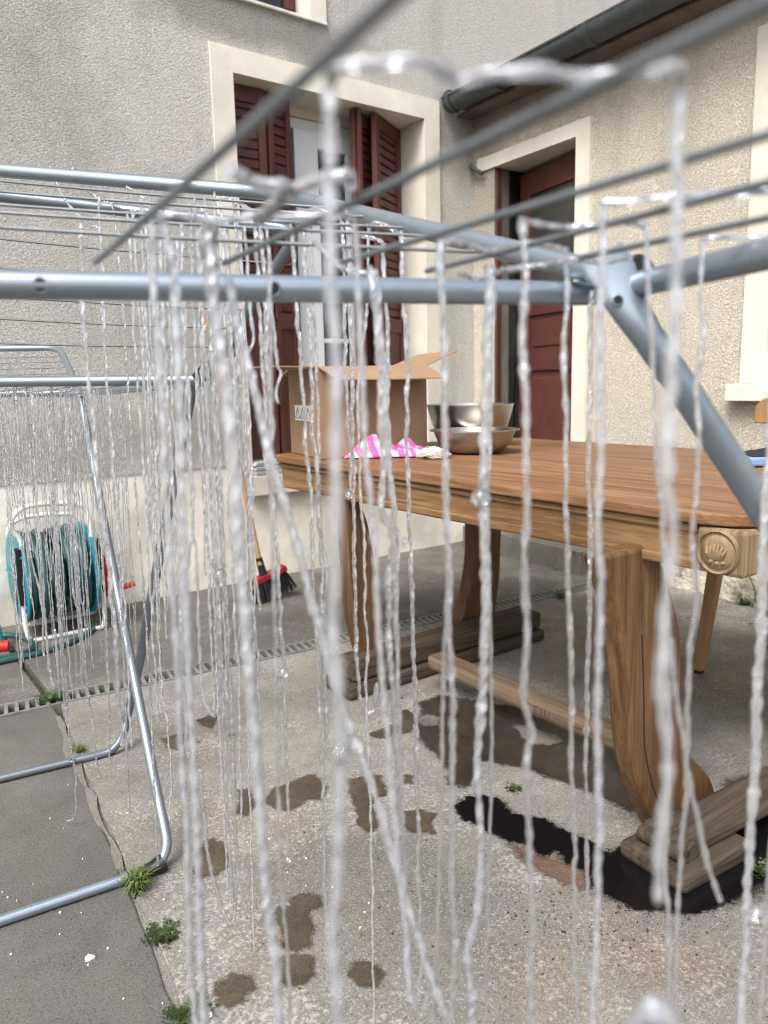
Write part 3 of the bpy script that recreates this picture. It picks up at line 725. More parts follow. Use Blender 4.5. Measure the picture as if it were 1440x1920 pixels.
# --- rack one: the near rack
ZR = 1.08
t1a, t1c = G(-260, 529, ZR), G(1118, 551, ZR)
tR = G(1440, 476, ZR); tdir = (tR-t1c).normalized()
rack1 = thing('drying_rack', (.45, .1, 0), 'nearest silver drying rack, its end rail crossing the whole picture', 'drying rack', 'folding drying racks')
endL = t1a; c1 = t1c
sideR = c1 + tdir*1.1
rtube('end_rail', corner([endL - (c1-endL).normalized()*.25, c1, c1+tdir*.05+Vector((0,0,0)), sideR], .04, 8), rack1)
w_ends = [((181,514),(798,6)), ((422,515),(1440,60)), ((641,513),(1440,290.7)), ((800,527),(1440,373)), ((954,529),(1440,435))]
W1W = []
for (a, b_) in w_ends:
    A_ = G(a[0], a[1]+6, ZR); B_ = G(*b_, ZR); d = (B_-A_).normalized(); E_ = A_ + d*1.0
    W1W.append((A_, d)); wire(A_+Vector((0,0,.0105)), E_+Vector((0,0,.0105)), rack1, .0022)
def tube_hole(C_, axis, parent, r=.0052):
    a = axis.normalized(); v_ = (CP-C_).normalized(); p_ = (v_-a*v_.dot(a)).normalized(); return hole(C_+p_*.0113, p_, parent, r)
for hx_, hy_ in ((78,535), (508,541)): tube_hole(G(hx_, hy_, ZR), c1-endL, rack1, .0048)
# leg with a flattened, crimped head
lh = D(1150, 500, axial(G(1150, 540, ZR))-.028)
l1 = D(1440, 970, .70) ; ldir = (l1-lh).normalized()
ft = l1 + (l1-D(1290,740,.665)).normalized()*1.0
lp = [D(1128,478,axial(lh)), D(1150,512,axial(lh)), D(1163,545,axial(lh)), D(1185,585,axial(lh)+.003), D(1215,632,axial(lh)+.006), D(1290,742,axial(lh)+.018), D(1440,970,.70)]
foot1 = Vector((lp[-1].x, lp[-1].y, lp[-1].z)) + (lp[-1]-lp[-3]).normalized()*.95
lp.append(foot1)
rtube('leg', lp, rack1, .0135, flat=[(.25,1.5),(.25,1.5),(.35,1.42),(.75,1.2),(1,1.02),(1,1),(1,1),(1,1)], up=-CF, seg=18)
hole(D(1158, 563, axial(lh)-.006), -CF, rack1, .004)
mb = MB(); Pj = D(1188, 512, axial(t1c)+.004)
mb.tube([Pj-tdir*.03, Pj+tdir*.012], .0165, 14); build('hinge_sleeve', mb, MT['black_plastic'], rack1, 40, .003)
# raised wing
armA, armB = D(1112, 508, .69), D(515, 362, 1.20)
wingL = D(-420, 285, 1.38)
rtube('wing_frame', corner([armA, armB, wingL], .055, 8), rack1)
nW1 = (armB-armA).cross(wingL-armB).normalized()
def wing1(px, py): return onplane(px, py, armA, nW1)
for (a, b_) in (((0,335),(650,392)), ((0,354),(697,407)), ((0,378),(756,427)), ((0,392),(810,443)), ((0,419),(890,472))):
    A_, B_ = wing1(*a), wing1(*b_); d = (A_-B_).normalized(); wire(B_, A_+d*.25, rack1, .0019)
tube_hole(wing1(237,330), wingL-armB, rack1, .0045)
# --- rack two
rack2 = thing('drying_rack', G(250, 1560), 'second silver drying rack, standing left behind the near rack, one wing raised', 'drying rack', 'folding drying racks')
z2 = 1.02
t2r = D(388, 712, 1.56); t2l = D(-330, 719, 1.66)
sid = D(150, 737, 2.25); fdir = (sid-t2r).normalized()
rtube('end_rail', [t2l, lerp(t2l, t2r, .5), t2r], rack2)
rtube('side_rail', [t2r+Vector((0,0,-.004)), sid], rack2, .010)
sidl = sid + (t2l-t2r)
rtube('far_rail', [sid, sidl], rack2, .010)
for k in range(1, 8):
    q = lerp(t2r, t2l, k/8.); wire(q, q+(sid-t2r), rack2, .0017)
# raised near wing of rack two
ar0, ar1 = D(385, 703, 1.545), D(563, 432, 1.33); w2l = D(-330, 330, 1.46)
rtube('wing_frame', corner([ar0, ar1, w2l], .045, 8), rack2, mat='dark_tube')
nW2 = (ar1-ar0).cross(w2l-ar1).normalized()
def wing2(px, py): return onplane(px, py, ar0, nW2)
for (a, b_) in (((0,445),(546,496)), ((0,500),(520,538)), ((0,553),(483,582)), ((0,595),(447,616)), ((0,641),(402,650))):
    A_, B_ = wing2(*a), wing2(*b_); d = (A_-B_).normalized(); wire(B_, A_+d*.2, rack2, .0018)
for P, Q in (((445,640),(425,665)), ((392,690),(372,712))):
    mb = MB(); mb.tube([D(*P, 1.52), D(*Q, 1.53)], .0155, 12); build('hinge_sleeve', mb, MT['black_plastic'], rack2, 40)
# far wing of rack two
fw0 = sid; fwz = D(112, 652, 2.45)
rtube('wing_frame', corner([sid, fwz, fwz+(t2l-t2r)], .05, 8), rack2, .010)
nW3 = (fwz-sid).cross(t2l-t2r).normalized()
for (x, y) in ((118,668), (123,678), (130,689), (136,700)):
    q = onplane(x, y, sid, nW3); wire(q, q+(t2l-t2r)*.98, rack2, .0014)
# crossing legs and foot bars
fA = G(312, 1600, .03); fAe = G(270, 1636, .012); fAl = G(-300, 1826, .012)
fb = G(232, 1385, .05); fbe = G(205, 1407, .012); fbl = G(-250, 1520, .012)
legA = [sid + Vector((0,0,-.01)), lerp(sid, fA, .5), D(285,1440,axial(lerp(sid,fA,.85))), G(312,1570,.06)]
rtube('leg', legA + arc(G(312,1570,.06), G(318,1615,.02), fAe, 6)[1:] + [fAl], rack2)
mb = MB(); mb.tube([G(262,1638,.012), G(285,1630,.012), G(308,1615,.022)], [.0125,.016,.019], 12); build('foot_cap', mb, MT['black_plastic'], rack2, 40)
legB = [D(358,726,1.60), D(352,760,1.62), D(325,905,1.74), D(290,1090,1.90)]
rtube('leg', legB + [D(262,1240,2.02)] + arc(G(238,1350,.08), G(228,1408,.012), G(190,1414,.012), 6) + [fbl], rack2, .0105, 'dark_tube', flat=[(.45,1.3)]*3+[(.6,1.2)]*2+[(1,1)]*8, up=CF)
mb = MB(); mb.tube([G(180,1422,.004), G(212,1412,.004)], .010, 8); build('foot_cap', mb, MT['black_plastic'], rack2, 40)
hole(G(136,1425,.0245), (0,0,1), rack2, .006)

# ------------------------------------------------------------------ the oak table
ZTb = .755
n0, n1 = G(500, 852, ZTb), G(1405, 972, ZTb)
TDIR = (n0-n1); TDIR.z = 0; TLEN = TDIR.length; TDIR.normalize(); TN = Vector((TDIR.y, -TDIR.x, 0))   # TN towards the annex
def PT(a, w, z): return Vector((n1.x, n1.y, 0)) + TDIR*a + TN*w + Vector((0,0,z))      # a: from near end; w: from yard edge
table = thing('dining_table', PT(TLEN/2, .6, 0), 'long oak table with carved corner block and curved trestle legs', 'table')
TW = 1.16; TRr = .09; OV = .012
def yspan(w):
    e_ = 0
    if w < TRr: e_ = TRr - math.sqrt(max(0, TRr**2-(TRr-w)**2))
    if w > TW-TRr: e_ = TRr - math.sqrt(max(0, TRr**2-(w-TW+TRr)**2))
    return e_, TLEN-e_
edges = [0, .13, .33, .52, .74, .93, TW]
for i in range(6):
    w0, w1 = edges[i]+(.0012 if i else 0), edges[i+1]-(.0012 if i < 5 else 0)
    ws = [lerp(w0, w1, k/8.) for k in range(9)]
    lo = [PT(yspan(w)[0], w, 0) for w in ws]; hi = [PT(yspan(w)[1], w, 0) for w in ws][::-1]
    mb = MB(); mb.prism([(p.x, p.y) for p in lo+hi], ZTb-.024, ZTb - (.0008 if i % 2 else 0)); build('plank', mb, MT['oak_top'], table, None, .004)
def tpart(name, mat, *bs, bevel=.003, parent=table):
    mb = MB()
    for (a0_,a1_,w0,w1,z0,z1) in bs:
        mb.hexa([PT(a0_,w0,z0),PT(a0_,w1,z0),PT(a1_,w1,z0),PT(a1_,w0,z0),PT(a0_,w0,z1),PT(a0_,w1,z1),PT(a1_,w1,z1),PT(a1_,w0,z1)])
    return build(name, mb, MT[mat], parent, None, bevel)
ZA = ZTb-.026
tpart('apron', 'oak_apron', (.105, TLEN-.08, .018, .045, ZA-.078, ZA)); tpart('apron', 'oak_apron', (.105, TLEN-.08, TW-.045, TW-.018, ZA-.078, ZA))
tpart('apron', 'oak_apron', (.018, .045, .11, TW-.11, ZA-.078, ZA)); tpart('apron', 'oak_apron', (TLEN-.045, TLEN-.018, .05, TW-.05, ZA-.078, ZA))
tpart('moulding', 'oak_apron', (.105, TLEN-.07, .008, .018, ZA-.088, ZA-.066), bevel=.005); tpart('moulding', 'oak_apron', (.105, TLEN-.07, .010, .018, ZA-.016, ZA), bevel=.004)
for (a, w) in ((.008, .006), (.008, TW-.106)):
    cb = tpart('corner_block', 'carved', (a, a+.095, w, w+.1, ZA-.088, ZA-.001), bevel=.008)
    # carved rosette on the yard side: ring, petals and berries
    c_ = PT(a+.05, w, ZA-.045)
    if w < .5:
        mb = MB(); nn = -TN
        mb.lathe([(0,.006),(.022,.008),(.030,.006),(.033,.002),(.036,.002),(.039,.007),(.042,.003),(.043,-.002)], c_, 28, 0, nn); ros = build('rosette', mb, MT['carved'], cb, 40)
        for k in range(6):
            q = PT(a+.05-.020+.008*k, w, ZA-.028-.003*abs(k-2.5)); q2 = PT(a+.05-.010+.004*k, w, ZA-.058)
            mb = MB(); mb.tube([q+nn*.006, lerp(q,q2,.5)+nn*.012, q2+nn*.008], [.002,.0042,.002], 8); build('petal', mb, MT['carved'], cb, True)
        for k in range(3):
            mb = MB(); q = PT(a+.035+.012*k, w, ZA-.062-.002*(k == 1))+nn*.008
            mb.lathe([(0,.005),(.003,.004),(.0045,.001),(.0045,-.002)], q, 10, 0, nn); build('berry', mb, MT['carved'], cb, True)
def plank_leg(name, mat, pts, depth, parent=table):
    # pts: (pixel x left, pixel x right, pixel y) on an upright plane y = Y
    mb = MB(); F_, B_ = [], []
    return mb
def leg_on(Y, rows, thick, mat='oak_leg', name='leg'):
    L_, R_2 = [], []
    n = len(rows); mb = MB(); vs_ = []
    for (xl, xr, y) in rows:
        a, b_ = onY(xl, y, Y), onY(xr, y, Y)
        c = (a+b_)/2
        for (p, dy_) in ((a,0),(b_,0),(b_,thick),(a,thick)): vs_.append((p.x, p.y+dy_, c.z))
    fs_ = [(3,2,1,0)] + [(4*i+k, 4*i+(k+1)%4, 4*i+4+(k+1)%4, 4*i+4+k) for i in range(n-1) for k in range(4)] + [tuple(4*(n-1)+k for k in range(4))]
    mb.add(vs_, fs_); o = build(name, mb, MT[mat], table, 35, .010); return o
def sub(rows, k=4):                       # smooth rows
    out = []
    for i in range(len(rows)-1):
        p0 = rows[max(0,i-1)]; p1 = rows[i]; p2 = rows[i+1]; p3 = rows[min(len(rows)-1,i+2)]
        for j in range(k):
            t = j/k
            out.append(tuple(.5*((2*b_)+(-a+c)*t+(2*a-5*b_+4*c-d_)*t*t+(-a+3*b_-3*c+d_)*t**3) for a, b_, c, d_ in zip(p0,p1,p2,p3)))
    out.append(rows[-1]); return out
YN = .90
leg_on(YN, sub([(1130,1232,1030),(1156,1256,1110),(1171,1274,1190),(1180,1279,1280),(1186,1277,1370),(1199,1296,1440),(1222,1332,1490),(1250,1348,1548)]), .055)
mb = MB(); ck_ = sub([(1204,0,1190),(1207,0,1300),(1209,0,1400),(1226,0,1480),(1250,0,1530)]); mb.tube([onY(a, c, YN-.0008) for a, b_, c in ck_], .0016, 5); build('crack', mb, MT['near_black'], table)
leg_on(2.03, sub([(640,668,930),(646,690,980),(652,706,1060),(660,712,1150),(676,716,1220),(690,730,1252)]), .055)
leg_on(2.10, sub([(888,942,975),(887,940,1040),(880,938,1090),(868,932,1140),(850,925,1185),(838,918,1215)]), .055)
xq = 2.12
mb = MB(); qs = [(xq+.10,.665),(xq+.05,.55),(xq+.0,.40),(xq-.01,.26),(xq-.05,.10)]
for i in range(len(qs)-1):
    (xA_, zA_), (xB_, zB_) = qs[i], qs[i+1]
    mb.hexa([(xB_-.05,YN,zB_),(xB_+.05,YN,zB_),(xB_+.05,YN+.055,zB_),(xB_-.05,YN+.055,zB_),(xA_-.05,YN,zA_),(xA_+.05,YN,zA_),(xA_+.05,YN+.055,zA_),(xA_-.05,YN+.055,zA_)])
build('leg', mb, MT['oak_leg'], table)
# sled feet, the near one ending in a turned scroll
s0_, s1_, s2_ = G(1130,1636), G(1290,1684), G(1440,1598)
fx = (s2_-s1_); fx.z = 0; fx.normalize(); fy = Vector((-fx.y, fx.x, 0))
def PF(a, w, z): return Vector((s1_.x, s1_.y, 0)) + fx*a + fy*w + Vector((0,0,z))
def fbox(name, mat, bs, bevel=.006):
    mb = MB()
    for (a0_,a1_,w0,w1,z0,z1) in bs: mb.hexa([PF(a0_,w0,z0),PF(a1_,w0,z0),PF(a1_,w1,z0),PF(a0_,w1,z0),PF(a0_,w0,z1),PF(a1_,w0,z1),PF(a1_,w1,z1),PF(a0_,w1,z1)])
    return build(name, mb, MT[mat], table, None, bevel)
FWD = (s0_-s1_).length
fbox('sled_foot', 'oak_foot', [(-.01, .22, 0, FWD, .004, .042)], .012)
fbox('sled_foot', 'oak_foot', [(.72, .95, 0, FWD, .004, .042)], .012)
fbox('foot_beam', 'oak_foot', [(.05, .95, .035, FWD-.03, .043, .080)], .012)
for k, (a, rr) in enumerate(((.030, .017), (.052, .022))):
    mb = MB(); mb.tube([PF(a, .03, .060), PF(a, FWD-.025, .060)], rr, 16); build('scroll', mb, MT['oak_foot'], table, 40, .003)
for w in (.055, .09):
    mb = MB(); mb.tube(arc(PF(-.012, w, .03), PF(-.016, w, .044), PF(.03, w, .0435), 5), .0025, 6); build('groove', mb, MT['oak_foot'], table, True)
f0_ = G(655, 1318)
mb = MB(); mb.box(f0_.x, f0_.x+.92, 1.93, 2.09, .004, .05); build('sled_foot', mb, MT['oak_foot'], table, None, .012)
mb = MB(); mb.box(f0_.x+.03, f0_.x+.92, 1.95, 2.075, .051, .115); build('foot_beam', mb, MT['oak_foot'], table, None, .012)
b0_, b1_ = G(815, 1222, .13), G(1195, 1380, .13)
bd = b1_-b0_; bd.normalize(); bn = Vector((-bd.y, bd.x, 0))
mb = MB(); q = []
for z, w0, w1 in ((.07,-.035,.035),(.115,-.035,.035),(.14,-.022,.022)):
    pass
mb.hexa([b0_+bn*.036-Vector((0,0,.05)), b0_-bn*.036-Vector((0,0,.05)), b1_-bn*.036-Vector((0,0,.05)), b1_+bn*.036-Vector((0,0,.05)), b0_+bn*.036, b0_-bn*.036, b1_-bn*.036, b1_+bn*.036])
build('stretcher', mb, MT['oak_beam'], table, None, .014)
# faint letters burnt into the stretcher side
nb = -bn if bn.dot(CP-b0_) < 0 else bn
def burn(txt_strokes, t0):
    mb = MB()
    for (x0, y0, x1, y1) in txt_strokes:
        a = lerp(b0_, b1_, t0) + bd*x0 + nb*.0363 + Vector((0,0,-.045+y0)); c = lerp(b0_, b1_, t0) + bd*x1 + nb*.0363 + Vector((0,0,-.045+y1))
        mb.tube([a, c], .0012, 5)
    return mb
letters = burn([(0,0,0,.03),(0,0,.012,0), (.022,0,.022,.03),(.022,.03,.034,.03),(.022,.015,.032,.015),(.022,0,.034,0), (.046,0,.046,.03), (.058,0,.058,.03),(.058,.03,.074,0),(.074,0,.074,.03)], .58)
build('burnt_lettering', letters, MT['oak_foot'], table)

# ------------------------------------------------------------------ things on the table
def rest(o, *a): return o
def dist_pt(px, py): return G(px, py, ZTb)
# cardboard box
bB = G(602, 862, ZTb); phi = rad(24)
CRH = Vector((CR.x, CR.y, 0)).normalized()
d1_ = CRH*math.cos(phi)+FH*math.sin(phi); d2_ = -CRH*math.sin(phi)+FH*math.cos(phi)
def pxof(P): q = P-CP; return 720+F*q.dot(CR)/q.dot(CF)
L1_ = .05
while pxof(bB+d1_*L1_) < 801: L1_ += .003
L2_ = .05
while pxof(bB+d2_*L2_) > 547 and L2_ < .45: L2_ += .003
e1, e2 = d1_*L1_, d2_*L2_
bxh = onplane(604, 691, bB, FH).z - ZTb
box = thing('cardboard_box', bB + e1/2 + e2/2, 'open brown cardboard box with printed label on the table end', 'box')
zb = ZTb+.003; Tn = .005
def panel(name, a, b_, z0, z1, nrm, mat='card'):
    mb = MB(); o_ = nrm*Tn
    mb.hexa([a+Vector((0,0,z0)), b_+Vector((0,0,z0)), b_+o_+Vector((0,0,z0)), a+o_+Vector((0,0,z0)), a+Vector((0,0,z1)), b_+Vector((0,0,z1)), b_+o_+Vector((0,0,z1)), a+o_+Vector((0,0,z1))])
    return build(name, mb, MT[mat], box)
base = Vector((0,0,-ZTb))
B_, C_, A_ = bB+base, bB+e1+base, bB+e2+base; D_ = A_+e1
i1, i2 = e1.normalized(), e2.normalized()
fr = panel('front_panel', B_, C_, zb, zb+bxh, i2); panel('side_panel', B_+i2*Tn, A_, zb, zb+bxh, i1); panel('side_panel', C_+i2*Tn-i1*Tn, D_-i1*Tn, zb, zb+bxh, i1); panel('back_panel', A_+i1*Tn-i2*Tn, D_-i1*Tn-i2*Tn, zb, zb+bxh, i2)
mb = MB(); mb.hexa([B_+i1*.006+i2*.006+Vector((0,0,zb)), C_-i1*.006+i2*.006+Vector((0,0,zb)), D_-i1*.006-i2*.006+Vector((0,0,zb)), A_+i1*.006-i2*.006+Vector((0,0,zb))]+[p+Vector((0,0,zb+.004)) for p in (B_+i1*.006+i2*.006, C_-i1*.006+i2*.006, D_-i1*.006-i2*.006, A_+i1*.006-i2*.006)]); build('bottom_panel', mb, MT['card_in'], box)
def flap(a, b_, out, zz, mat='card'):
    mb = MB(); t = Vector((0,0,.004)); a = a+Vector((0,0,zz)); b_ = b_+Vector((0,0,zz)); ins = (b_-a)*.03
    mb.hexa([a, b_, b_+out-ins, a+out+ins, a+t, b_+t, b_+out-ins+t, a+out+ins+t]); return build('flap', mb, MT[mat], box)
zt_ = zb+bxh+.0005
flap(B_, C_, -i2*.16-i1*.0+Vector((0,0,-.045)), zt_)
flap(C_, D_, i1*.13+Vector((0,0,.05)), zt_)
flap(A_, B_, -i1*.17+Vector((0,0,.005)), zt_)
flap(D_, A_, i2*.13+Vector((0,0,-.02)), zt_)
# label with three warning triangles on the side facing left
l0 = A_*.80 + B_*.20 - i1*.0012; lw = (B_-A_).normalized()
zl = onplane(570, 778, bB, FH).z
mb = MB(); w_ = (B_-A_).length*.55
def lab(u, v, dz=0): return l0 + lw*u + Vector((0,0,zl+v)) - i1*dz
mb.add([lab(0,-.026), lab(w_,-.026), lab(w_,.028), lab(0,.028)], [(0,1,2,3)])
labo = build('paper_label', mb, MT['white'], box)
mb = MB()
for k in (0, 1, 2):
    u0 = w_*(.05+.32*k)
    for (p, q) in (((0,-.018),(.012*w_/.1*1.0,.018)), ((w_*.27,-.018),(w_*.135,.018)), ((0,-.018),(w_*.27,-.018))):
        if p == (0,-.018) and q[1] > 0: q = (w_*.135,.018)
        mb.tube([lab(u0+p[0], p[1], .0008), lab(u0+q[0], q[1], .0008)], .0011, 5)
build('printed_triangles', mb, MT['ink'], labo)
# steel basins
def bowl(name, P, R1, R2, h, rim, label, sx=1, sy=1, legs=None):
    mb = MB(); t = .002
    prof = [(0,0),(R2*.8,0),(R2,.008),(lerp(R2,R1,.55),h*.45),(R1,h),(R1+rim,h+.001),(R1+rim,h-.004),(R1+rim+.002,h-.006),(R1+t+.001,h-.003),(R1-t,h-.002)]
    prof = [(0,0),(R2*.8,0),(R2,.008),(lerp(R2,R1,.6),h*.42),(lerp(R2,R1,.9),h*.8),(R1,h-.003),(R1+rim,h-.003),(R1+rim,h),(R1-t,h),(lerp(R2,R1,.9)-t,h*.8),(lerp(R2,R1,.6)-t,h*.42),(R2-t,.011),(0,.006)]
    mb.lathe(prof, P, 48, 0, None, sx, sy); o = build(name, mb, MT['inox'], None, 45); return o
pb = G(890, 849, ZTb); pb.z = ZTb+.002
depb = axial(pb); Rb = 82/F*depb
o = bowl('steel_basin', pb, Rb*.93, Rb*.66, 43/F*depb, Rb*.09, '')
tag(o, 'shallow steel basin with wide rim beside the pink cloth', 'basin', 'steel basins')
pb2 = pb + FH*(Rb*1.95) + CR*(10/F*depb); pb2.z = ZTb+.002
dep2 = axial(pb2); zt2 = onplane(900, 757, pb2-FH*.0, FH).z
o = bowl('steel_bowl', pb2, 80/F*dep2, 50/F*dep2, zt2-ZTb-.002, .003, '')
tag(o, 'deep steel mixing bowl standing behind the shallow basin', 'bowl', 'steel basins')
# crumpled cloth
pc = G(728, 858, ZTb); depc = axial(pc)
mb = MB(); nx, ny = 46, 30; wc, dc = 165/F*depc, .15
vs_ = []
for j in range(ny+1):
    for i in range(nx+1):
        u, v = i/nx*2-1, j/ny*2-1
        env = (max(0, 1-abs(u)**3.5)*max(0, 1-abs(v)**3))**.8*(.75+.5*mnoise.noise(Vector((u*3.3, v*2.7, 11))))
        nz = mnoise.noise(Vector((u*2.1+3, v*1.8, 1.3)))*.5+.5; nz2 = mnoise.noise(Vector((u*5, v*4, 7)))
        prof_ = .42+.62*math.exp(-((u+.42)/.30)**2)+.2*math.exp(-((u-.45)/.2)**2)
        z = ZTb + .003 + max(0, env*(.088*prof_*(.5+.8*nz)+.02*nz2))
        p = pc + FH*.06 + CR*(u*wc/2*(1+.14*nz2)) + FH*(v*dc/2*(1+.15*nz))
        vs_.append((p.x, p.y, z))
for j in range(ny):
    for i in range(nx):
        a = j*(nx+1)+i; mb.f.append((a, a+1, a+nx+2, a+nx+1)); mb.mi.append(0)
mb.v = vs_
cl = build('cloth', mb, MT['cloth'], None, True); so = cl.modifiers.new('thick', 'SOLIDIFY'); so.thickness = .002; so.offset = 1
tag(cl, 'crumpled pink and white checked cloth on the table', 'cloth')
# bundle of white string
ps = G(815, 861, ZTb); deps = axial(ps); mb = MB(); r_ = random.Random(11)
for k in range(46):
    ph = r_.uniform(0, 6.28); L_ = r_.uniform(.03, .058); n = 16; pth = []
    cx, cy = r_.uniform(-.016,.016), r_.uniform(-.02,.02); sq = r_.uniform(.35,.8); h0 = r_.uniform(.004,.034)*(1-abs(cx)/.05)
    for i in range(n):
        a = ph + i/n*r_.choice((4.5,5.5)); 
        p = ps + FH*.03 + CR*(cx+L_*.8*math.cos(a)) + FH*(cy+L_*sq*math.sin(a)); pth.append((p.x, p.y, ZTb+.003+max(0, h0+.006*math.sin(3*a+ph))*(.45+.55*abs(math.sin(a)))))
    mb.tube(pth, .0011, 5)
tag(build('string_bundle', mb, MT['string'], None, True), 'tangled bundle of white cotton string lying before the steel basin', 'string')
# blue tray with dark cloth at the far right of the table
pt = G(1468, 876, ZTb); dept = axial(pt)
mb = MB(); a_ = CR*.085; f_ = FH*.12; z0 = Vector((0,0,.003)); z1 = Vector((0,0,.028))
a_.z = 0
mb.hexa([pt-a_+z0, pt+a_+z0, pt+a_+f_+z0, pt-a_+f_+z0, pt-a_*1.08+z1, pt+a_*1.08+z1, pt+a_*1.08+f_*1.05+z1, pt-a_*1.08+f_*1.05+z1])
tag(build('plastic_tray', mb, MT['blue_tray'], None, None, .006), 'pale blue plastic tray at the right end of the table', 'tray')
mb = MB(); n_ = 14
for j in range(n_+1):
    for i in range(n_+1):
        u, v = i/n_*2-1, j/n_*2-1; env = max(0, 1-u*u)*max(0, 1-v*v)
        p = pt + a_*(u*.95) + f_*(.5+.45*v); mb.v.append((p.x, p.y, ZTb+.029+env*(.02+.02*mnoise.noise(Vector((u*3,v*3,4))))))
for j in range(n_):
    for i in range(n_): q_ = j*(n_+1)+i; mb.f.append((q_, q_+1, q_+n_+2, q_+n_+1)); mb.mi.append(0)
tag(build('dark_cloth', mb, MT['navy'], None, True), 'dark folded cloth lying on the pale blue tray', 'cloth')
# grey tray on the sill behind the table
p0 = onY(487, 884, YL-.02); mb = MB()
for k in range(3):
    z = ZO0+.002+k*.024; mb.hexa([(p0.x-.03-.006*k,YL-.045,z),(p0.x+.19,YL-.045,z),(p0.x+.19,YL+.1,z),(p0.x-.03-.006*k,YL+.1,z),(p0.x-.036-.006*k+.012*k,YL-.049,z+.021),(p0.x+.18,YL-.049,z+.021),(p0.x+.18,YL+.1,z+.021),(p0.x-.036+.008*k,YL+.1,z+.021)])
tag(build('tray_stack', mb, MT['grey_plastic'], None, None, .004), 'small stack of grey plastic trays on the window ledge', 'tray')

# ------------------------------------------------------------------ things by the walls
# broom
hb = G(512, 1124); yb = hb.y
broom = thing('broom', hb, 'broom with black bristles and wooden handle leaning on the wall', 'broom')
hd0, hd1 = onY(468, 1096, yb), onY(532, 1064, yb)
top = onY(388, 590, YL-.02); sock = onY(488, 1060, yb)
mb = MB(); mb.tube([sock, lerp(sock, top, .5), top], .0125, 12); build('handle', mb, MT['beech'], broom, True)
mb = MB(); mb.tube([onY(495,1082,yb), sock + (top-sock)*.03], [.02,.016], 12); build('socket', mb, MT['black_plastic'], broom, True)
hx = (hd1-hd0).normalized(); hup = Vector((-hx.z, 0, hx.x)) if hx.x else Vector((0,0,1))
if hup.z < 0: hup = -hup
hv = Vector((0,1,0)); hl = (hd1-hd0).length*1.02
def PB(a, o, h): return hd0 + hx*a + hv*o + hup*h
mb = MB(); mb.hexa([PB(0,-.03,-.012),PB(hl,-.03,-.012),PB(hl,.03,-.012),PB(0,.03,-.012),PB(0,-.026,.014),PB(hl,-.026,.014),PB(hl,.026,.014),PB(0,.026,.014)])
build('broom_head', mb, MT['maroon'], broom, None, .004)
r_ = random.Random(5); mb = MB()
for k in range(420):
    a = r_.uniform(.004, hl-.004); o_ = r_.uniform(-.027,.027); P = PB(a, o_, -.012); spread = (a/hl-.5)
    e_ = P - hup*r_.uniform(.085,.1) + hx*(spread*.06+r_.uniform(-.006,.006)) + hv*(o_*.9)
    e_.z = max(.004, e_.z); mb.tube([P, lerp(P,e_,.5)+hx*spread*.004, e_], .0016, 4, caps=False)
tag(build('bristles', mb, MT['bristle'], broom), kind='stuff')
# hose reel cart
hp = G(100, 1190); yh = hp.y + .05
reel = thing('hose_reel', (hp.x, yh, 0), 'white-framed garden hose reel with teal drum and red crank', 'hose reel')
def H(px, py, o=0): P = onY(px, py, yh); P.y += o; return P
loop = [(28,1010),(10,985),(14,960),(40,943),(90,938),(135,940),(150,958),(156,1000),(166,1060),(178,1120),(180,1150),(168,1178),(110,1190),(70,1196),(45,1188),(34,1150),(30,1080)]
def smooth_loop(pts, k=3):
    n = len(pts); out = []
    for i in range(n):
        p0, p1, p2, p3 = pts[i-1], pts[i], pts[(i+1)%n], pts[(i+2)%n]
        for j in range(k):
            t = j/k; out.append(p1*(.5*2) + (p2-p0)*(.5*t) + (p0*2-p1*5+p2*4-p3)*(.5*t*t) + (p1*3-p0-p2*3+p3)*(.5*t**3))
    return out
lw_ = smooth_loop([H(*p, -.12) for p in loop])
for p in lw_: p.z = max(.012, p.z)
mb = MB(); mb.tube(lw_, .0095, 10, closed=True); build('tube_frame', mb, MT['frame_white'], reel, True)
lw2 = [Vector((p.x+.03, p.y+.24, p.z*.86+.0)) for p in lw_]
for p in lw2: p.z = max(.012, p.z)
mb = MB(); mb.tube(lw2, .0095, 10, closed=True); build('tube_frame', mb, MT['frame_white'], reel, True)
cL, cR_ = H(34, 1078), H(160, 1062); ax = (cR_-cL); wid = ax.length; axn = Vector((1,0,0)); rD = (H(90,985).z - H(90,1160).z)/2; cz = (H(90,985).z + H(90,1160).z)/2
cx0, cx1 = cL.x, cR_.x
for x in (cx0, cx1):
    mb = MB(); mb.lathe([(.02,-.006),(rD*.98,-.006),(rD,-.003),(rD,.003),(rD*.98,.006),(.02,.006)], (x, yh, cz), 40, 0, axn); d_ = build('drum_disc', mb, MT['teal'], reel, 40)
    for k in range(5):
        a = k*1.2566; mb = MB(); sgn = -1 if x == cx0 else 1
        mb.tube([(x+sgn*.008, yh+.03*math.cos(a), cz+.03*math.sin(a)), (x+sgn*.008, yh+rD*.9*math.cos(a), cz+rD*.9*math.sin(a))], .006, 6); build('rib', mb, MT['teal'], d_, True)
mb = MB(); mb.tube([(cx0,yh,cz),(cx1,yh,cz)], .05, 16); build('drum_core', mb, MT['black_plastic'], reel, True)
r_ = random.Random(3); nco = 9
for k in range(nco):
    x = lerp(cx0+.022, cx1-.022, k/(nco-1)); rr = rD*.90 - .012*r_.random(); mb = MB(); tl = r_.uniform(-.02,.02); ph = r_.random()*6
    mb.tube([(x+tl*math.sin(a+ph), yh+rr*math.cos(a)*(1+.02*math.sin(2*a+ph)), cz+rr*math.sin(a)*(1+.03*math.sin(3*a+ph))) for a in [2*math.pi*i/44 for i in range(44)]], .0125, 10, closed=True); build('hose_turn', mb, MT['hose'], reel, True)
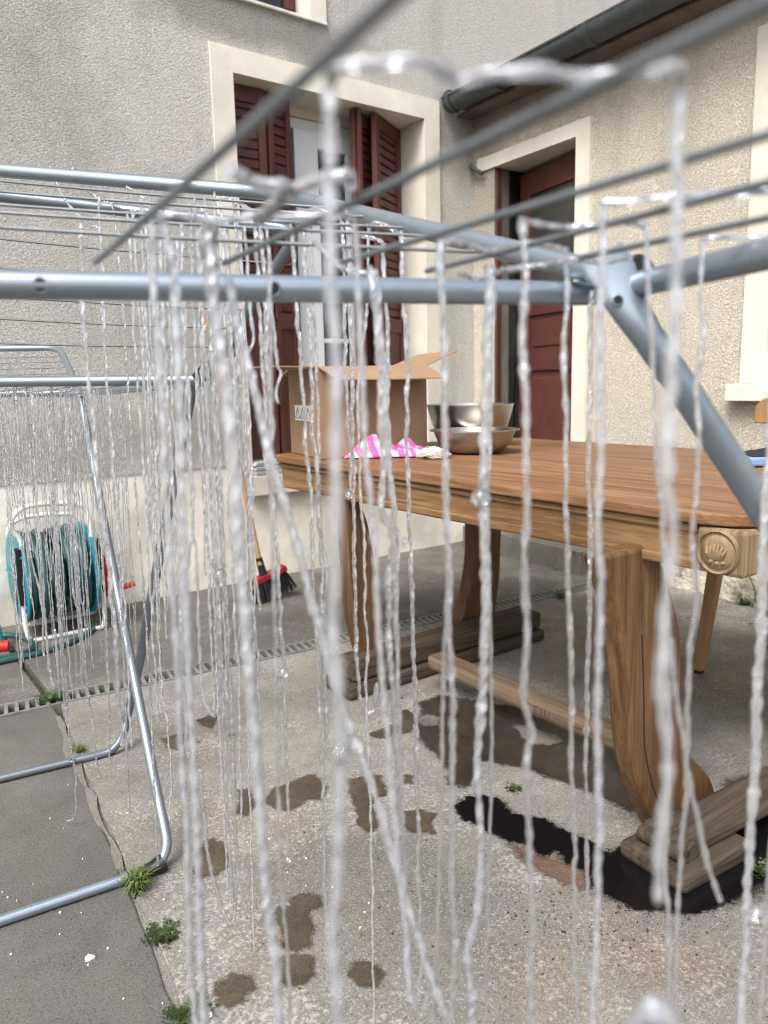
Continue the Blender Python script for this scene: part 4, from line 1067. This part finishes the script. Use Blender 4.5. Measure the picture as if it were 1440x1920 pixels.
for x in (cx0-.02, cx1+.02):
    mb = MB(); mb.box(x-.012, x+.012, yh-.14, yh-.10, cz-.09, cz+.14); build('bearing_block', mb, MT['black_plastic'], reel, None, .006)
mb = MB(); q = H(186, 1070, -.06); mb.tube([q+Vector((0,0,.09)), q+Vector((.0,-.01,.02)), q+Vector((.01,-.02,-.10))], [.014,.017,.012], 10); ck = build('crank', mb, MT['red_plastic'], reel, 40)
mb = MB(); mb.tube([q+Vector((.005,-.02,-.08)), q+Vector((.12,-.03,-.06))], .013, 10); build('crank_grip', mb, MT['red_plastic'], ck, True)
hs2 = [G(182,1172,.013), G(160,1192,.013), G(110,1215,.013), G(60,1228,.013), G(0,1240,.013), G(-120,1262,.013)]
mb = MB(); mb.tube(corner(hs2, .08, 5), .0125, 10); 
tag(build('loose_hose', mb, MT['hose'], None, True), 'grey-green hose running along the ground from the reel to the left', 'hose')
lp_ = [G(-60,1246,.026), G(10,1234,.018), G(55,1222,.014), G(64,1208,.014), G(50,1196,.014), G(20,1190,.014), G(-60,1196,.014)]
mb = MB(); mb.tube(corner(lp_, .05, 5), .0125, 10); tag(build('loose_hose', mb, MT['hose'], None, True), 'short loop of hose curling on the ground below the reel', 'hose')
gun = thing('spray_gun', G(-6, 1205), 'teal and red spray gun on the ground at the left edge', 'spray gun')
P = G(-2, 1206, .03)
mb = MB(); mb.tube([P+Vector((0,0,-.018)), P+Vector((-.005,.02,.06)), P+Vector((-.03,.06,.13))], [.02,.022,.016], 12); build('grip', mb, MT['teal'], gun, True)
mb = MB(); mb.tube([P+Vector((.03,-.02,-.012)), P+Vector((-.02,.0,-.01))], [.022,.024], 12); build('nozzle', mb, MT['red_plastic'], gun, 40)
# wooden chair behind the table
cf = G(1310, 1262); chair = thing('chair', (cf.x+.2, cf.y-.2, 0), 'light wooden chair standing between the table and the annex wall', 'chair')
def chleg(x, y, zt_, lean):
    mb = MB(); w = .021
    q = [(x-w*.75,y-w*.75,.012),(x+w*.75,y-w*.75,.012),(x+w*.75,y+w*.75,.012),(x-w*.75,y+w*.75,.012)]
    lx, ly = lean; q2 = [(a+lx-(.0),b_+ly,zt_) for a, b_, _ in [(x-w,y-w,0),(x+w,y-w,0),(x+w,y+w,0),(x-w,y+w,0)]]
    mb.hexa(q+q2); o = build('leg', mb, MT['beech'], chair, None, .004)
    mb = MB(); mb.tube([(x,y,.001),(x,y,.0115)], .016, 10); build('foot_pad', mb, MT['black_plastic'], o); return o
tl_ = onX(1338, 1066, cf.x+.05)
chleg(cf.x, cf.y, .44, (.04,-.03)); chleg(cf.x, cf.y-.42, .44, (.04,.03))
bxk = cf.x+.42
lb = onX(1412, 772, bxk)
chleg(bxk, cf.y-.02, .90, (.03,-.03)); chleg(bxk, cf.y-.40, .90, (.03,.03))
mb = MB(); mb.box(cf.x+.0, bxk+.0, cf.y-.44, cf.y-.01, .441, .462); build('seat', mb, MT['beech'], chair, None, .008)
mb = MB(); zb0, zb1 = onX(1420,796,bxk+.03).z, onX(1425,745,bxk+.03).z
ys_ = [lb.y, lb.y-.02, lb.y-.06, lb.y-.36, lb.y-.40, lb.y-.42]
pr_ = [(lb.y-.0,zb0+.006),(lb.y-.004,lerp(zb0,zb1,.7)),(lb.y-.03,zb1-.004),(lb.y-.06,zb1),(lb.y-.36,zb1),(lb.y-.39,zb1-.004),(lb.y-.42,lerp(zb0,zb1,.7)),(lb.y-.42,zb0)]
n = len(pr_); vs_ = [(bxk+.005,y,z) for y, z in pr_]+[(bxk+.027,y,z) for y, z in pr_]
mb.add(vs_, [tuple(range(n)), tuple(range(2*n-1,n-1,-1))]+[(i,n+i,n+(i+1)%n,(i+1)%n) for i in range(n)]); build('backrest', mb, MT['beech'], chair, None, .005)

# ------------------------------------------------------------------ weeds, grit and flakes
def tuft(px, py, n, h, spread, label, kind='grass', seed=1):
    P = G(px, py); r_ = random.Random(seed); mb = MB()
    for k in range(n):
        a = r_.uniform(0, 6.28); l = h*r_.uniform(.5,1.1); out = spread*r_.uniform(.2,1); w = .0018*r_.uniform(.7,1.5)*(1 if kind == 'grass' else 1.25)
        dirv = Vector((math.cos(a), math.sin(a), 0)); sd_ = Vector((-dirv.y, dirv.x, 0))
        b0 = P + Vector((r_.uniform(-.012,.012), r_.uniform(-.012,.012), -.004))
        m1 = b0 + dirv*out*.45 + Vector((0,0,l*.75)); e_ = b0 + dirv*out + Vector((0,0,l*r_.uniform(.35,.95)))
        if kind == 'grass': mb.add([b0-sd_*w, b0+sd_*w, m1+sd_*w*.8, m1-sd_*w*.8, e_], [(0,1,2,3),(3,2,4)])
        else:
            for q in range(6):
                t = .25+.75*q/6; c = lerp(b0, m1, t) if q < 3 else lerp(m1, e_, (t-.5)*2*.9); s2_ = sd_*(w*2.2*(1 if q % 2 else -1)); up_ = Vector((0,0,w*1.2))
                mb.add([c, c+s2_*.6+dirv*w*1.2+up_, c+s2_*1.5, c+s2_*.6-dirv*w*1.2], [(0,1,2,3)])
            mb.add([b0-sd_*.0006, b0+sd_*.0006, m1+sd_*.0006, m1-sd_*.0006, e_], [(0,1,2,3),(3,2,4)])
    o = build('weed', mb, MT['grass' if kind == 'grass' else 'weed']); return tag(o, label, 'weed', 'weeds in the patio joints')
tuft(256, 1672, 130, .05, .055, 'bright grass tuft under the black foot of the second rack', 'grass', 1)
tuft(305, 1758, 60, .016, .042, 'leafy weed in the patio joint just below the grass tuft', 'leaf', 2)
tuft(350, 1905, 50, .016, .05, 'broad-leaved weed in the joint at the bottom edge', 'leaf', 3)
tuft(98, 1312, 90, .018, .07, 'leafy weed growing over the drain by the hose', 'leaf', 4)
tuft(148, 1410, 50, .03, .035, 'small grass tuft touching the far foot bar of the second rack', 'grass', 5)
tuft(1050, 1122, 60, .05, .07, 'grass tuft beside the drain under the table', 'grass', 6)
tuft(1150, 1112, 60, .07, .09, 'dark leafy weed at the drain end behind the near table leg', 'leaf', 7)
tuft(1395, 1135, 50, .06, .12, 'low leafy weed at the foot of the annex wall', 'leaf', 8)
tuft(1432, 1640, 30, .03, .04, 'tiny weed beside the sled foot at the right edge', 'leaf', 9)
tuft(965, 1482, 22, .015, .03, 'scrap of moss on the concrete before the stretcher', 'leaf', 10)
P = WR(1412, 1090, .03); mb = MB()
st = [PR(P[0]+.02*math.sin(i*.8), .03+.004*i, .0+.032*i) for i in range(9)]
mb.tube(st, .0022, 6); wd = None; r_ = random.Random(4)
for i in range(2, 9):
    for q in range(3):
        d_ = Vector((r_.uniform(-1,1), r_.uniform(-1,1), r_.uniform(-.2,.8))).normalized()*.016; c = st[i]; s2_ = d_.cross(Vector((0,0,1))).normalized()*.006
        mb.add([c, c+d_*.5+s2_, c+d_, c+d_*.5-s2_], [(0,1,2,3)])
tag(build('weed', mb, MT['weed']), 'thin upright weed stem against the flaking annex plinth', 'weed', 'weeds in the patio joints')
r_ = random.Random(9); mb = MB(); mg = MB()
def chip(mb, P, s):
    n = 6; a0 = r_.random()*6; v_ = [(P.x+s*r_.uniform(.5,1)*math.cos(a0+k*6.28/n), P.y+s*r_.uniform(.4,1)*math.sin(a0+k*6.28/n)) for k in range(n)]; mb.prism(v_, .001, .003+s*.2)
for k in range(46):
    p = G(r_.uniform(-40,720), r_.uniform(1420,1900)); chip(mb, p, r_.choice((.0014,.002,.002,.003)))
for (px, py, s) in ((168,1799,.011),(202,1780,.003),(432,1844,.007),(422,1876,.004),(337,1786,.003),(155,1612,.002),(395,1905,.006),(323,1750,.003)): chip(mb, G(px,py), s)
tag(build('paint_flakes', mb, MT['flake']), 'white flakes scattered over the concrete', 'flakes', kind='stuff')
for k in range(420):
    t = r_.random()
    p = G(1000+r_.gauss(0,1)*120+t*250, 1740+r_.gauss(0,1)*45 - t*40) if k < 300 else G(r_.uniform(560,1440), r_.uniform(1350,1910)); chip(mg, p, r_.choice((.0012,.0016,.002,.003)))
tag(build('dark_grit', mg, MT['pebble']), 'dark grit scattered on the pale concrete near the pool', 'grit', kind='stuff')

# ------------------------------------------------------------------ the casings hung to dry
def strand_mesh(path, r, seed, wob=1.0, step=.006, seg=7, bead=.35, taper=True, pitch=.019):
    r_ = random.Random(seed); path = [Vector(p) for p in path]
    # resample
    L_ = [0]
    for a, b_ in zip(path, path[1:]): L_.append(L_[-1]+(b_-a).length)
    tot = L_[-1]; n = max(6, int(tot/step)); pts = []
    k = 0
    for i in range(n+1):
        s = tot*i/n
        while k < len(L_)-2 and L_[k+1] < s: k += 1
        t = (s-L_[k])/max(1e-9, L_[k+1]-L_[k]); p0 = path[max(0,k-1)]; p1 = path[k]; p2 = path[k+1]; p3 = path[min(len(path)-1,k+2)]
        pts.append(.5*((p1*2)+(p2-p0)*t+(p0*2-p1*5+p2*4-p3)*t*t+(p1*3-p0-p2*3+p3)*t**3))
    o1, o2, o3 = r_.random()*99, r_.random()*99, r_.random()*99
    out, rr = [], []
    for i, p in enumerate(pts):
        s = tot*i/n
        am = min(1, i/6.)*wob
        w1_ = mnoise.noise(Vector((s*26, o1, 0)))*.0017 + mnoise.noise(Vector((s*75, o1, 5)))*.0008
        w2_ = mnoise.noise(Vector((s*26, o2, 9)))*.0017 + mnoise.noise(Vector((s*75, o2, 3)))*.0008
        out.append(p + CR*(w1_*am) + FH*(w2_*am))
        q = 1 + .34*mnoise.noise(Vector((s*55, o3, 1))) + .34*mnoise.noise(Vector((s*130, o3, 2)))
        bd_ = mnoise.noise(Vector((s*90, o3, 7)))
        if bd_ > .42: q += bead*(bd_-.42)*4
        rr.append(max(.35, q)*r)
    if taper: rr[-1] *= .45; rr[-2] *= .85
    # a flattened gut that twists on itself: an ellipse turning along the length
    mb = MB(); nn = len(out); vs_ = []; nrm = None; ang = r_.random()*6.28; prev = 0; o4 = r_.random()*99
    for i in range(nn):
        t = (out[min(nn-1, i+1)] - out[max(0, i-1)]).normalized()
        if nrm is None: nrm = (CR - t*CR.dot(t)).normalized() if abs(CR.dot(t)) < .95 else FH.copy()
        nrm = nrm - t*nrm.dot(t); nrm = nrm.normalized() if nrm.length > 1e-6 else t.orthogonal().normalized()
        bn_ = t.cross(nrm); s = tot*i/n
        rate = math.pi/pitch*(.55+1.1*max(0, .5+mnoise.noise(Vector((s*14, o4, 3)))))
        ang += rate*(tot/n)
        asp = .84+.22*mnoise.noise(Vector((s*20, o4, 8)))
        ca, sa = math.cos(ang), math.sin(ang)
        for k_ in range(seg):
            a = 2*math.pi*k_/seg; x_, y_ = rr[i]*1.10*math.cos(a), rr[i]*asp*math.sin(a)
            vs_.append(out[i] + nrm*(x_*ca-y_*sa) + bn_*(x_*sa+y_*ca))
    fs_ = [(i*seg+k_, i*seg+(k_+1)%seg, (i+1)*seg+(k_+1)%seg, (i+1)*seg+k_) for i in range(nn-1) for k_ in range(seg)]
    fs_ += [tuple(range(seg-1,-1,-1)), tuple((nn-1)*seg+k_ for k_ in range(seg))]
    mb.add(vs_, fs_); return mb
strands = []
def strand(px_path, depth=None, P=None, r=.0024, mat='casing', label='', seed=None, blob=None, group='casing strands hung on the racks', **kw):
    P = P or D(px_path[0][0], px_path[0][1], depth)
    path = [hang(x, y, P) for (x, y) in px_path]
    sd_ = seed or (len(strands)*17+3)
    step = .0026 if axial(P) < .6 else (.0032 if axial(P) < 1.3 else .005)
    mb = strand_mesh(path, r, sd_, step=step, seg=8 if axial(P) < 1.3 else 6, **kw)
    o = build('casing_strand', mb, MT[mat], None, True)
    for bl in (blob or []):
        q = hang(bl[0], bl[1], P); rb = bl[2]/F*axial(q)
        m2 = MB(); m2.lathe([(0,-rb),(rb*.6,-rb*.8),(rb,-rb*.1),(rb*.8,rb*.55),(rb*.35,rb*.95),(0,rb*1.2)], q, 12); build('bead', m2, MT['bead'], o, True)
    strands.append(tag(o, label, 'casing', group)); return o
def wdep(px, py): return axial(G(px, py, ZR+.013))
NEAR = [
 # path, depth, radius, material, label
 ([(284,405),(292,560),(300,700),(318,1000),(332,1250),(345,1450),(352,1650),(366,1960)], wdep(284,420), .0020, 'casing_milky', 'blurred strand from the left wire, dropping past the second rack foot'),
 ([(388,440),(398,500),(405,600),(425,760),(440,900),(455,1100),(470,1300),(484,1480),(498,1650),(512,1790),(530,1960)], .40, .0034, 'casing_milky', 'thick milky strand hanging from the folded clump above the near rail'),
 ([(616,165),(618,300),(624,600),(627,900),(630,1250),(640,1440),(632,1560),(626,1750),(628,1960)], wdep(616,165), .0022, 'casing_milky', 'widest blurred strand, left of centre, with a knot near the wet marks'),
 ([(664,416),(668,480),(674,600),(684,760),(692,900),(706,1100),(716,1260),(730,1450),(745,1600),(760,1760),(772,1880)], wdep(664,420), .0021, 'casing_milky', 'blurred strand hung on the second wire, passing over the far table leg'),
 ([(428,520),(440,590),(468,690),(500,830),(545,980),(598,1180),(640,1320),(700,1480),(742,1620),(790,1780),(858,1960)], .52, .0034, 'casing_milky', 'long strand slanting from the near rail down to the bottom centre'),
 ([(694,498),(700,560),(706,620),(716,780),(720,900),(716,960),(738,1010),(728,1100),(732,1250),(745,1420),(752,1560)], wdep(694,498), .0029, 'casing', 'strand with a folded knot, level with the far table leg'),
 ([(703,505),(712,600),(722,700),(728,850),(738,1000),(742,1150),(750,1400),(757,1600),(768,1820),(790,1905),(820,1790)], .55, .0019, 'casing', 'thin strand looping up at its end near the bottom centre'),
 ([(827,452),(826,530),(832,620),(836,800),(838,950),(842,1150),(848,1300),(850,1480),(846,1640),(852,1790),(846,1900),(850,1960)], wdep(827,452), .0024, 'casing', 'clear strand on the third wire in front of the steel basin'),
 ([(828,470),(833,700),(834,900),(838,1080),(832,1230),(829,1400),(826,1520),(822,1680),(815,1850),(812,1960)], wdep(827,452)+.03, .0014, 'casing', 'slim beaded strand beside the clear one before the basin'),
 ([(918,498),(916,580),(912,700),(906,860),(904,930),(910,1050),(908,1200),(900,1350),(896,1470),(902,1600),(893,1720),(876,1790),(884,1870),(880,1960)], wdep(918,470), .0036, 'casing_milky', 'blurred ribbon-like strand with a bulge, right of the basin'),
 ([(921,496),(920,800),(914,960),(920,1200),(922,1400),(917,1600),(912,1800),(908,1960)], wdep(921,496), .0016, 'casing', 'thin sharp strand along the blurred ribbon right of the basin'),
 ([(978,412),(982,500),(980,620),(986,800),(984,1000),(988,1200),(984,1300),(996,1380),(986,1410),(992,1560),(996,1750),(998,1960)], wdep(978,412), .0022, 'casing', 'strand with a sharp kink over the black pool'),
 ([(1060,478),(1064,560),(1056,640),(1062,760),(1060,900),(1066,1100),(1072,1330),(1072,1500),(1078,1600),(1076,1750),(1086,1960)], wdep(1060,480), .0020, 'casing', 'wavy strand in front of the oxblood door'),
 ([(1110,546),(1106,760),(1104,900),(1106,1060),(1102,1260),(1098,1420),(1101,1600),(1100,1750),(1106,1850)], .70, .0022, 'casing', 'thin sparkling strand hanging from the corner of the near rack'),
 ([(1130,380),(1130,520),(1124,680),(1128,820),(1122,980),(1126,1160),(1120,1350),(1124,1520),(1120,1700),(1114,1850),(1110,1960)], wdep(1130,380), .0022, 'casing_milky', 'milky strand crossing the head of the near rack leg'),
 ([(1213,420),(1218,540),(1222,640),(1230,760),(1236,900),(1246,1050),(1252,1250),(1258,1430),(1248,1600),(1254,1750),(1246,1960)], wdep(1213,422), .0017, 'casing', 'thin strand crossing the middle of the near rack leg'),
 ([(1272,165),(1268,300),(1266,450),(1262,600),(1258,760),(1250,900),(1262,1020),(1250,1160),(1238,1290),(1252,1430),(1240,1560),(1232,1696)], wdep(1272,165), .0022, 'casing_milky', 'broad blurred strand ending above the pool beside the table foot'),
 ([(1318,448),(1314,540),(1318,620),(1308,740),(1310,860),(1300,980),(1304,1120),(1292,1260),(1288,1400),(1284,1520),(1272,1680),(1266,1820),(1258,1960)], wdep(1318,446), .0019, 'casing', 'strand on the last wire passing left of the carved corner block'),
 ([(1251,1130),(1264,1240),(1274,1340),(1290,1450),(1310,1540),(1330,1630),(1350,1692)], wdep(1213,422), .0016, 'casing', 'short slanting strand end over the sled foot'),
 ([(1464,432),(1458,600),(1450,780),(1438,900),(1432,1050),(1428,1200),(1420,1320),(1416,1440),(1408,1560),(1400,1660),(1396,1800),(1388,1960)], wdep(1464,432), .0034, 'casing_milky', 'thick wavy strand at the right edge of the picture'),
 ([(1482,426),(1472,900),(1456,1400),(1446,1560),(1440,1680),(1432,1780),(1420,1960)], wdep(1482,426), .0016, 'casing', 'thin strand end in the bottom right corner'),
 ([(306,411),(320,480),(330,560),(338,800),(346,1100),(356,1300),(366,1500),(372,1650),(384,1960)], wdep(306,411), .0026, 'casing_milky', 'blurred strand running beside the second rack leg to the bottom'),
 ([(505,478),(508,700),(512,1000),(518,1300),(524,1560),(530,1700),(540,1800),(545,1960)], wdep(505,478), .0016, 'casing', 'thin strand before the lower wet marks'),
]
for i, (pth, dep, r, mt, lab_) in enumerate(NEAR):
    bl = {2: [(640,1415,22)], 5: [(738,1000,13),(760,1018,9)], 9: [(902,935,20)], 19: [(1418,1715,15)]}.get(i)
    strand(pth, dep, r=r, mat=mt, label=lab_, blob=bl, wob=1.0, group='near casing strands')
# lengths lying across from wire to wire, seen from below
def across(pix, z_off, r, label, sag=.0, seed=1, mat='casing_milky', flat=1.0, deps=None):
    if deps: path = [D(x, y, d_) for (x, y), d_ in zip(pix, deps)]
    else: path = [G(x, y, ZR+z_off) for (x, y) in pix]
    mb = strand_mesh(path, r, seed, wob=1.0, step=.003, seg=10, bead=.2, taper=False)
    o = build('casing_strand', mb, MT[mat], None, True); strands.append(tag(o, label, 'casing', 'near casing strands')); return o
across([(618,170),(622,135),(680,122),(800,118),(860,150),(920,138),(1010,132),(1090,148),(1180,138),(1255,132),(1274,150),(1272,190)], .016, .0023, 'thick blurred casing lying across the two highest wires', seed=5)
across([(430,320),(480,345),(530,350),(510,395),(480,410),(560,350),(640,330),(660,345)], .014, .0034, 'crumpled milky clump of casing left of the white window', seed=6)
across([(285,412),(320,402),(400,415),(470,405),(560,408),(640,402),(664,412)], .014, .0022, 'blurred casing stretched over the near wires below the clump', seed=7)
across([(395,425),(388,460),(400,500)], .012, .0042, 'thick milky tangle hanging just above the near rail', seed=8)
across([(822,462),(850,452),(920,470),(990,455),(1060,470)], .012, .0022, 'wet casing stretched between two wires before the oxblood door', seed=9, mat='casing')
across([(862,512),(900,522),(950,505),(1020,496),(1080,486),(1130,492),(1180,480)], .008, .0024, 'glossy casing lying low across the wires above the rack corner', seed=10, mat='casing')
across([(978,412),(1000,418),(1060,425),(1110,422),(1160,416),(1210,424)], .013, .0020, 'casing lying over the wires in front of the dark door glass', seed=11, mat='casing')
across([(1132,382),(1180,378),(1220,372),(1290,366),(1360,364),(1460,356)], .013, .0022, 'casing running to the right edge over the wires', seed=12, mat='casing')
across([(1318,448),(1340,444),(1400,446),(1470,438)], .012, .0019, 'casing end lying over the last wire at the right edge', seed=13, mat='casing')
across([(1165,1980),(1195,1925),(1222,1890),(1245,1905),(1262,1980)], 0, .005, 'out-of-focus white loop of casing at the bottom edge', seed=14, deps=[.30,.295,.29,.295,.30])
# strands on the raised wing of the near rack
WING = [
 ([(458,425),(466,520),(470,600),(473,640),(464,668)], 'short strand before the left shutter ending beside the slanting one'),
 ([(478,425),(484,540),(490,650),(498,780),(508,900),(516,1000),(522,1100),(530,1240),(534,1330),(538,1450),(542,1560),(540,1612)], 'strand with a white bead halfway, ending in a drop on the concrete'),
 ([(488,425),(494,540),(500,650),(504,780),(500,860),(512,960)], 'strand before the left shutter twisted with its neighbour'),
 ([(500,425),(506,520),(512,600),(518,680),(526,700),(516,735),(522,758)], 'short curly strand ending before the left shutter'),
 ([(544,420),(552,520),(560,620),(568,760),(576,860),(582,960),(587,1100),(598,1300),(606,1500),(611,1750)], 'strand passing over the printed label on the box'),
 ([(570,420),(577,540),(582,660),(588,720),(586,800),(596,900),(602,1050),(606,1250),(612,1400)], 'strand just right of the printed label on the box'),
 ([(582,420),(587,540),(594,700),(598,820),(600,950),(610,1080),(604,1200),(606,1310)], 'strand over the left edge of the box front'),
 ([(640,412),(646,540),(648,640),(652,760),(658,880),(655,930)], 'strand ending in a drop above the far table leg'),
 ([(652,412),(654,540),(660,700),(662,860),(664,1000),(666,1150),(670,1250),(674,1310),(690,1336),(703,1322),(706,1280)], 'strand with a round loop at its end by the table foot'),
 ([(690,420),(692,470),(690,560),(672,760),(680,960),(686,1140),(690,1400),(697,1600),(700,1800),(698,1960)], 'very thin strand falling straight past the far sled foot'),
 ([(716,455),(723,560),(727,700),(730,850),(742,990),(744,1200),(750,1400),(755,1600)], 'strand before the right shutter leaf'),
 ([(752,440),(757,540),(764,700),(762,760),(766,900),(768,1015),(772,1100),(776,1240),(780,1400),(784,1640),(790,1800),(786,1860)], 'strand along the right jamb of the cream opening'),
 ([(186,370),(192,520),(198,660),(212,860),(225,1020),(238,1200),(246,1400)], 'strand at the left passing the teal drum disc'),
 ([(94,310),(120,372),(165,420),(188,440),(190,560),(200,700),(212,900),(226,1100),(234,1300),(240,1480),(243,1528)], 'strand draped over the wing rail and ending left of the black foot'),
 ([(134,314),(180,370),(262,400),(276,420),(270,560),(280,700),(290,900),(298,1100),(300,1300)], 'second strand draped over the wing rail, beside the first'),
 ([(236,350),(262,366),(268,390),(266,560),(276,700),(284,900),(294,1120),(304,1290),(320,1420),(318,1540)], 'strand from the hole in the wing rail past the second rack leg'),
 ([(198,315),(206,345),(230,560),(238,700),(252,900),(268,1100),(282,1300),(288,1460),(296,1625)], 'strand ending on the black foot of the second rack'),
 ([(152,420),(156,600),(170,760),(190,960),(208,1100),(220,1250),(228,1400)], 'strand left of the bright rack leg, before the red crank'),
 ([(356,395),(362,560),(368,700),(378,860),(390,1000),(396,1200),(402,1340)], 'strand before the grey wall right of the dark rack leg'),
 ([(372,410),(379,560),(386,700),(392,860),(402,960),(408,1080),(416,1250),(420,1400),(428,1560),(436,1690)], 'strand with a large round drop above the broom level'),
 ([(386,410),(391,560),(398,700),(408,900),(420,1100),(432,1300),(440,1500),(446,1640),(436,1725),(424,1720),(400,1640),(385,1560),(376,1440)], 'strand making a pointed loop above the lower wet marks'),
 ([(402,360),(410,500),(428,620),(436,760),(444,900),(452,1050),(462,1200),(466,1400),(470,1560),(476,1760),(484,1960)], 'strand over the cream jamb at the left of the opening'),
 ([(412,410),(422,560),(440,700),(450,860),(456,1000),(468,1180),(474,1400)], 'strand close to the broom handle'),
 ([(424,410),(436,560),(448,700),(462,900),(470,1060),(476,1200),(484,1420)], 'strand falling just left of the broom head'),
 ([(340,420),(345,600),(356,800),(362,960),(372,1150),(378,1290),(392,1330),(404,1346)], 'strand with a hooked end before the drain'),
 ([(300,440),(306,600),(316,780),(326,960),(338,1150),(344,1300),(352,1420)], 'strand down the middle of the dark rack leg'),
]
for i, (pth, lab_) in enumerate(WING):
    P = wing1(*pth[0])
    dp = max(.80, min(1.35, axial(P)))
    bl = {1: [(531,1262,10),(540,1612,6)], 7: [(655,928,8)], 19: [(413,1080,13)], 10: []}.get(i)
    strand(pth, dp, r=(.0027 if i == 8 else .0022+.0004*((i*7) % 3-1)), mat='casing' if i % 3 else 'casing_milky', label=lab_, blob=bl, wob=1.5, group='casing strands on the raised wing')
across([(560,398),(590,392),(620,398),(648,392),(652,430)], 0, .0026, 'glossy casing bunched on the wing wires before the white window', seed=31, mat='casing', deps=[1.02,1.0,.99,.98,.98])
across([(690,440),(700,418),(724,424),(745,436),(755,440),(757,470)], 0, .0026, 'glossy casing bent over the wing wires before the right shutter', seed=32, mat='casing', deps=[.93,.92,.91,.90,.89,.89])
across([(645,420),(668,438),(690,444),(712,450),(722,462)], 0, .0026, 'glossy casing slanting over two wing wires below the bent one', seed=33, mat='casing', deps=[.95,.94,.93,.92,.91])
across([(590,455),(610,472),(640,500),(650,506),(690,512)], 0, .0028, 'twisted casing end lying on the near rail before the window', seed=34, mat='casing', deps=[.75,.73,.71,.70,.69])
across([(420,370),(440,378),(462,388),(474,396)], 0, .0026, 'short glossy casing lying on the wing wires by the cream jamb', seed=35, mat='casing', deps=[1.1,1.09,1.08,1.07])
across([(366,378),(375,388),(386,396)], 0, .0026, 'stub of casing on the wing wires left of the cream jamb', seed=36, mat='casing', deps=[1.1,1.1,1.09])
across([(300,424),(330,448),(360,476),(400,500)], 0, .0024, 'casing sloping over the wing wires just above the near rail', seed=37, mat='casing', deps=[.95,.9,.85,.8])
# the denser bunch left of the opening, hung on the wing wires
r_ = random.Random(33)
BUNCH = 'strand in the dense bunch hanging on the wing wires left of the broom'
for k in range(22):
    x = 238 + k*10.3 + r_.uniform(-4, 4)
    if 290 < x < 352 and k % 3: continue
    yb_ = r_.choice((1050,1180,1260,1330,1420,1500,1560,1640))+r_.uniform(-40,40); ty = r_.choice((372,396,424))
    pts = [(x + (910-x)*9.0e-5*(y-ty) + r_.uniform(-2,2), y) for y in [lerp(ty, yb_, i/9) for i in range(10)]]
    if k % 4 == 1: pts[-1] = (pts[-1][0]+r_.choice((-1,1))*r_.uniform(6,14), pts[-1][1]-r_.uniform(2,10))
    strand(pts, max(.85, min(1.35, axial(wing1(x, ty)))), r=r_.uniform(.0014,.0020), mat='casing' if k % 2 else 'casing_milky', label=BUNCH, wob=1.5, group='bunched casing strands left of the broom', bead=.5)
# the curtain of thin strands on the second rack
r_ = random.Random(21)
PLINE = 'thin strand in the curtain of casings hung on the second rack'
x = -6.0; k = 0
while x < 232:
    dep = r_.uniform(1.62, 2.25); yb_ = r_.choice((900,980,1080,1150,1200,1250,1290,1340))+r_.uniform(-40,40)
    top_y = 724 + (dep-1.6)*18
    xx = x; pts = []
    for i in range(9):
        y = lerp(top_y, yb_, i/8); pts.append((xx + (910-x)*9.0e-5*(y-top_y) + r_.uniform(-1.0,1.0), y))
    if k % 6 == 0: pts[-1] = (pts[-1][0]+r_.choice((-1,1))*r_.uniform(4,9), pts[-1][1]-r_.uniform(0,6))
    strand(pts, dep, r=r_.uniform(.0013,.0018), mat='casing_milky' if k % 2 else 'casing', label=PLINE, wob=1.6, group='thin casing strands on the second rack', bead=.5)
    x += r_.uniform(3.0, 5.6); k += 1
for (pth, dep, lab_) in (
  ([(60,725),(66,900),(76,1050),(88,1200),(98,1276),(110,1282),(104,1180)], 1.6, 'strand ending in a wet loop just above the drain'),
  ([(30,725),(40,900),(60,1050),(78,1130),(82,1230)], 1.62, 'strand hanging before the left half of the hose drum'),
  ([(96,725),(102,900),(108,1000),(112,1130),(116,1250),(122,1330)], 1.62, 'strand with a bead before the middle of the hose drum'),
  ([(124,725),(130,900),(134,1040),(138,1110),(144,1138),(146,1090),(143,1040)], 1.62, 'strand with a narrow hairpin end before the hose drum'),
  ([(90,740),(102,1000),(116,1200),(130,1380),(140,1440),(142,1525),(124,1540)], 1.62, 'long strand with a bent tip reaching the dark slab'),
  ([(130,740),(140,1000),(160,1250),(178,1400),(184,1468)], 1.62, 'long strand ending below the far foot bar'),
  ([(176,730),(186,950),(198,1150),(204,1300),(206,1438)], 1.60, 'strand ending at the bend of the far foot bar')):
    strand(pth, dep, r=.0024, mat='casing', label=lab_, wob=1.4, group='casing strands on the second rack', bead=.5, blob=[(112,1135,6)] if 'bead' in lab_ else None)
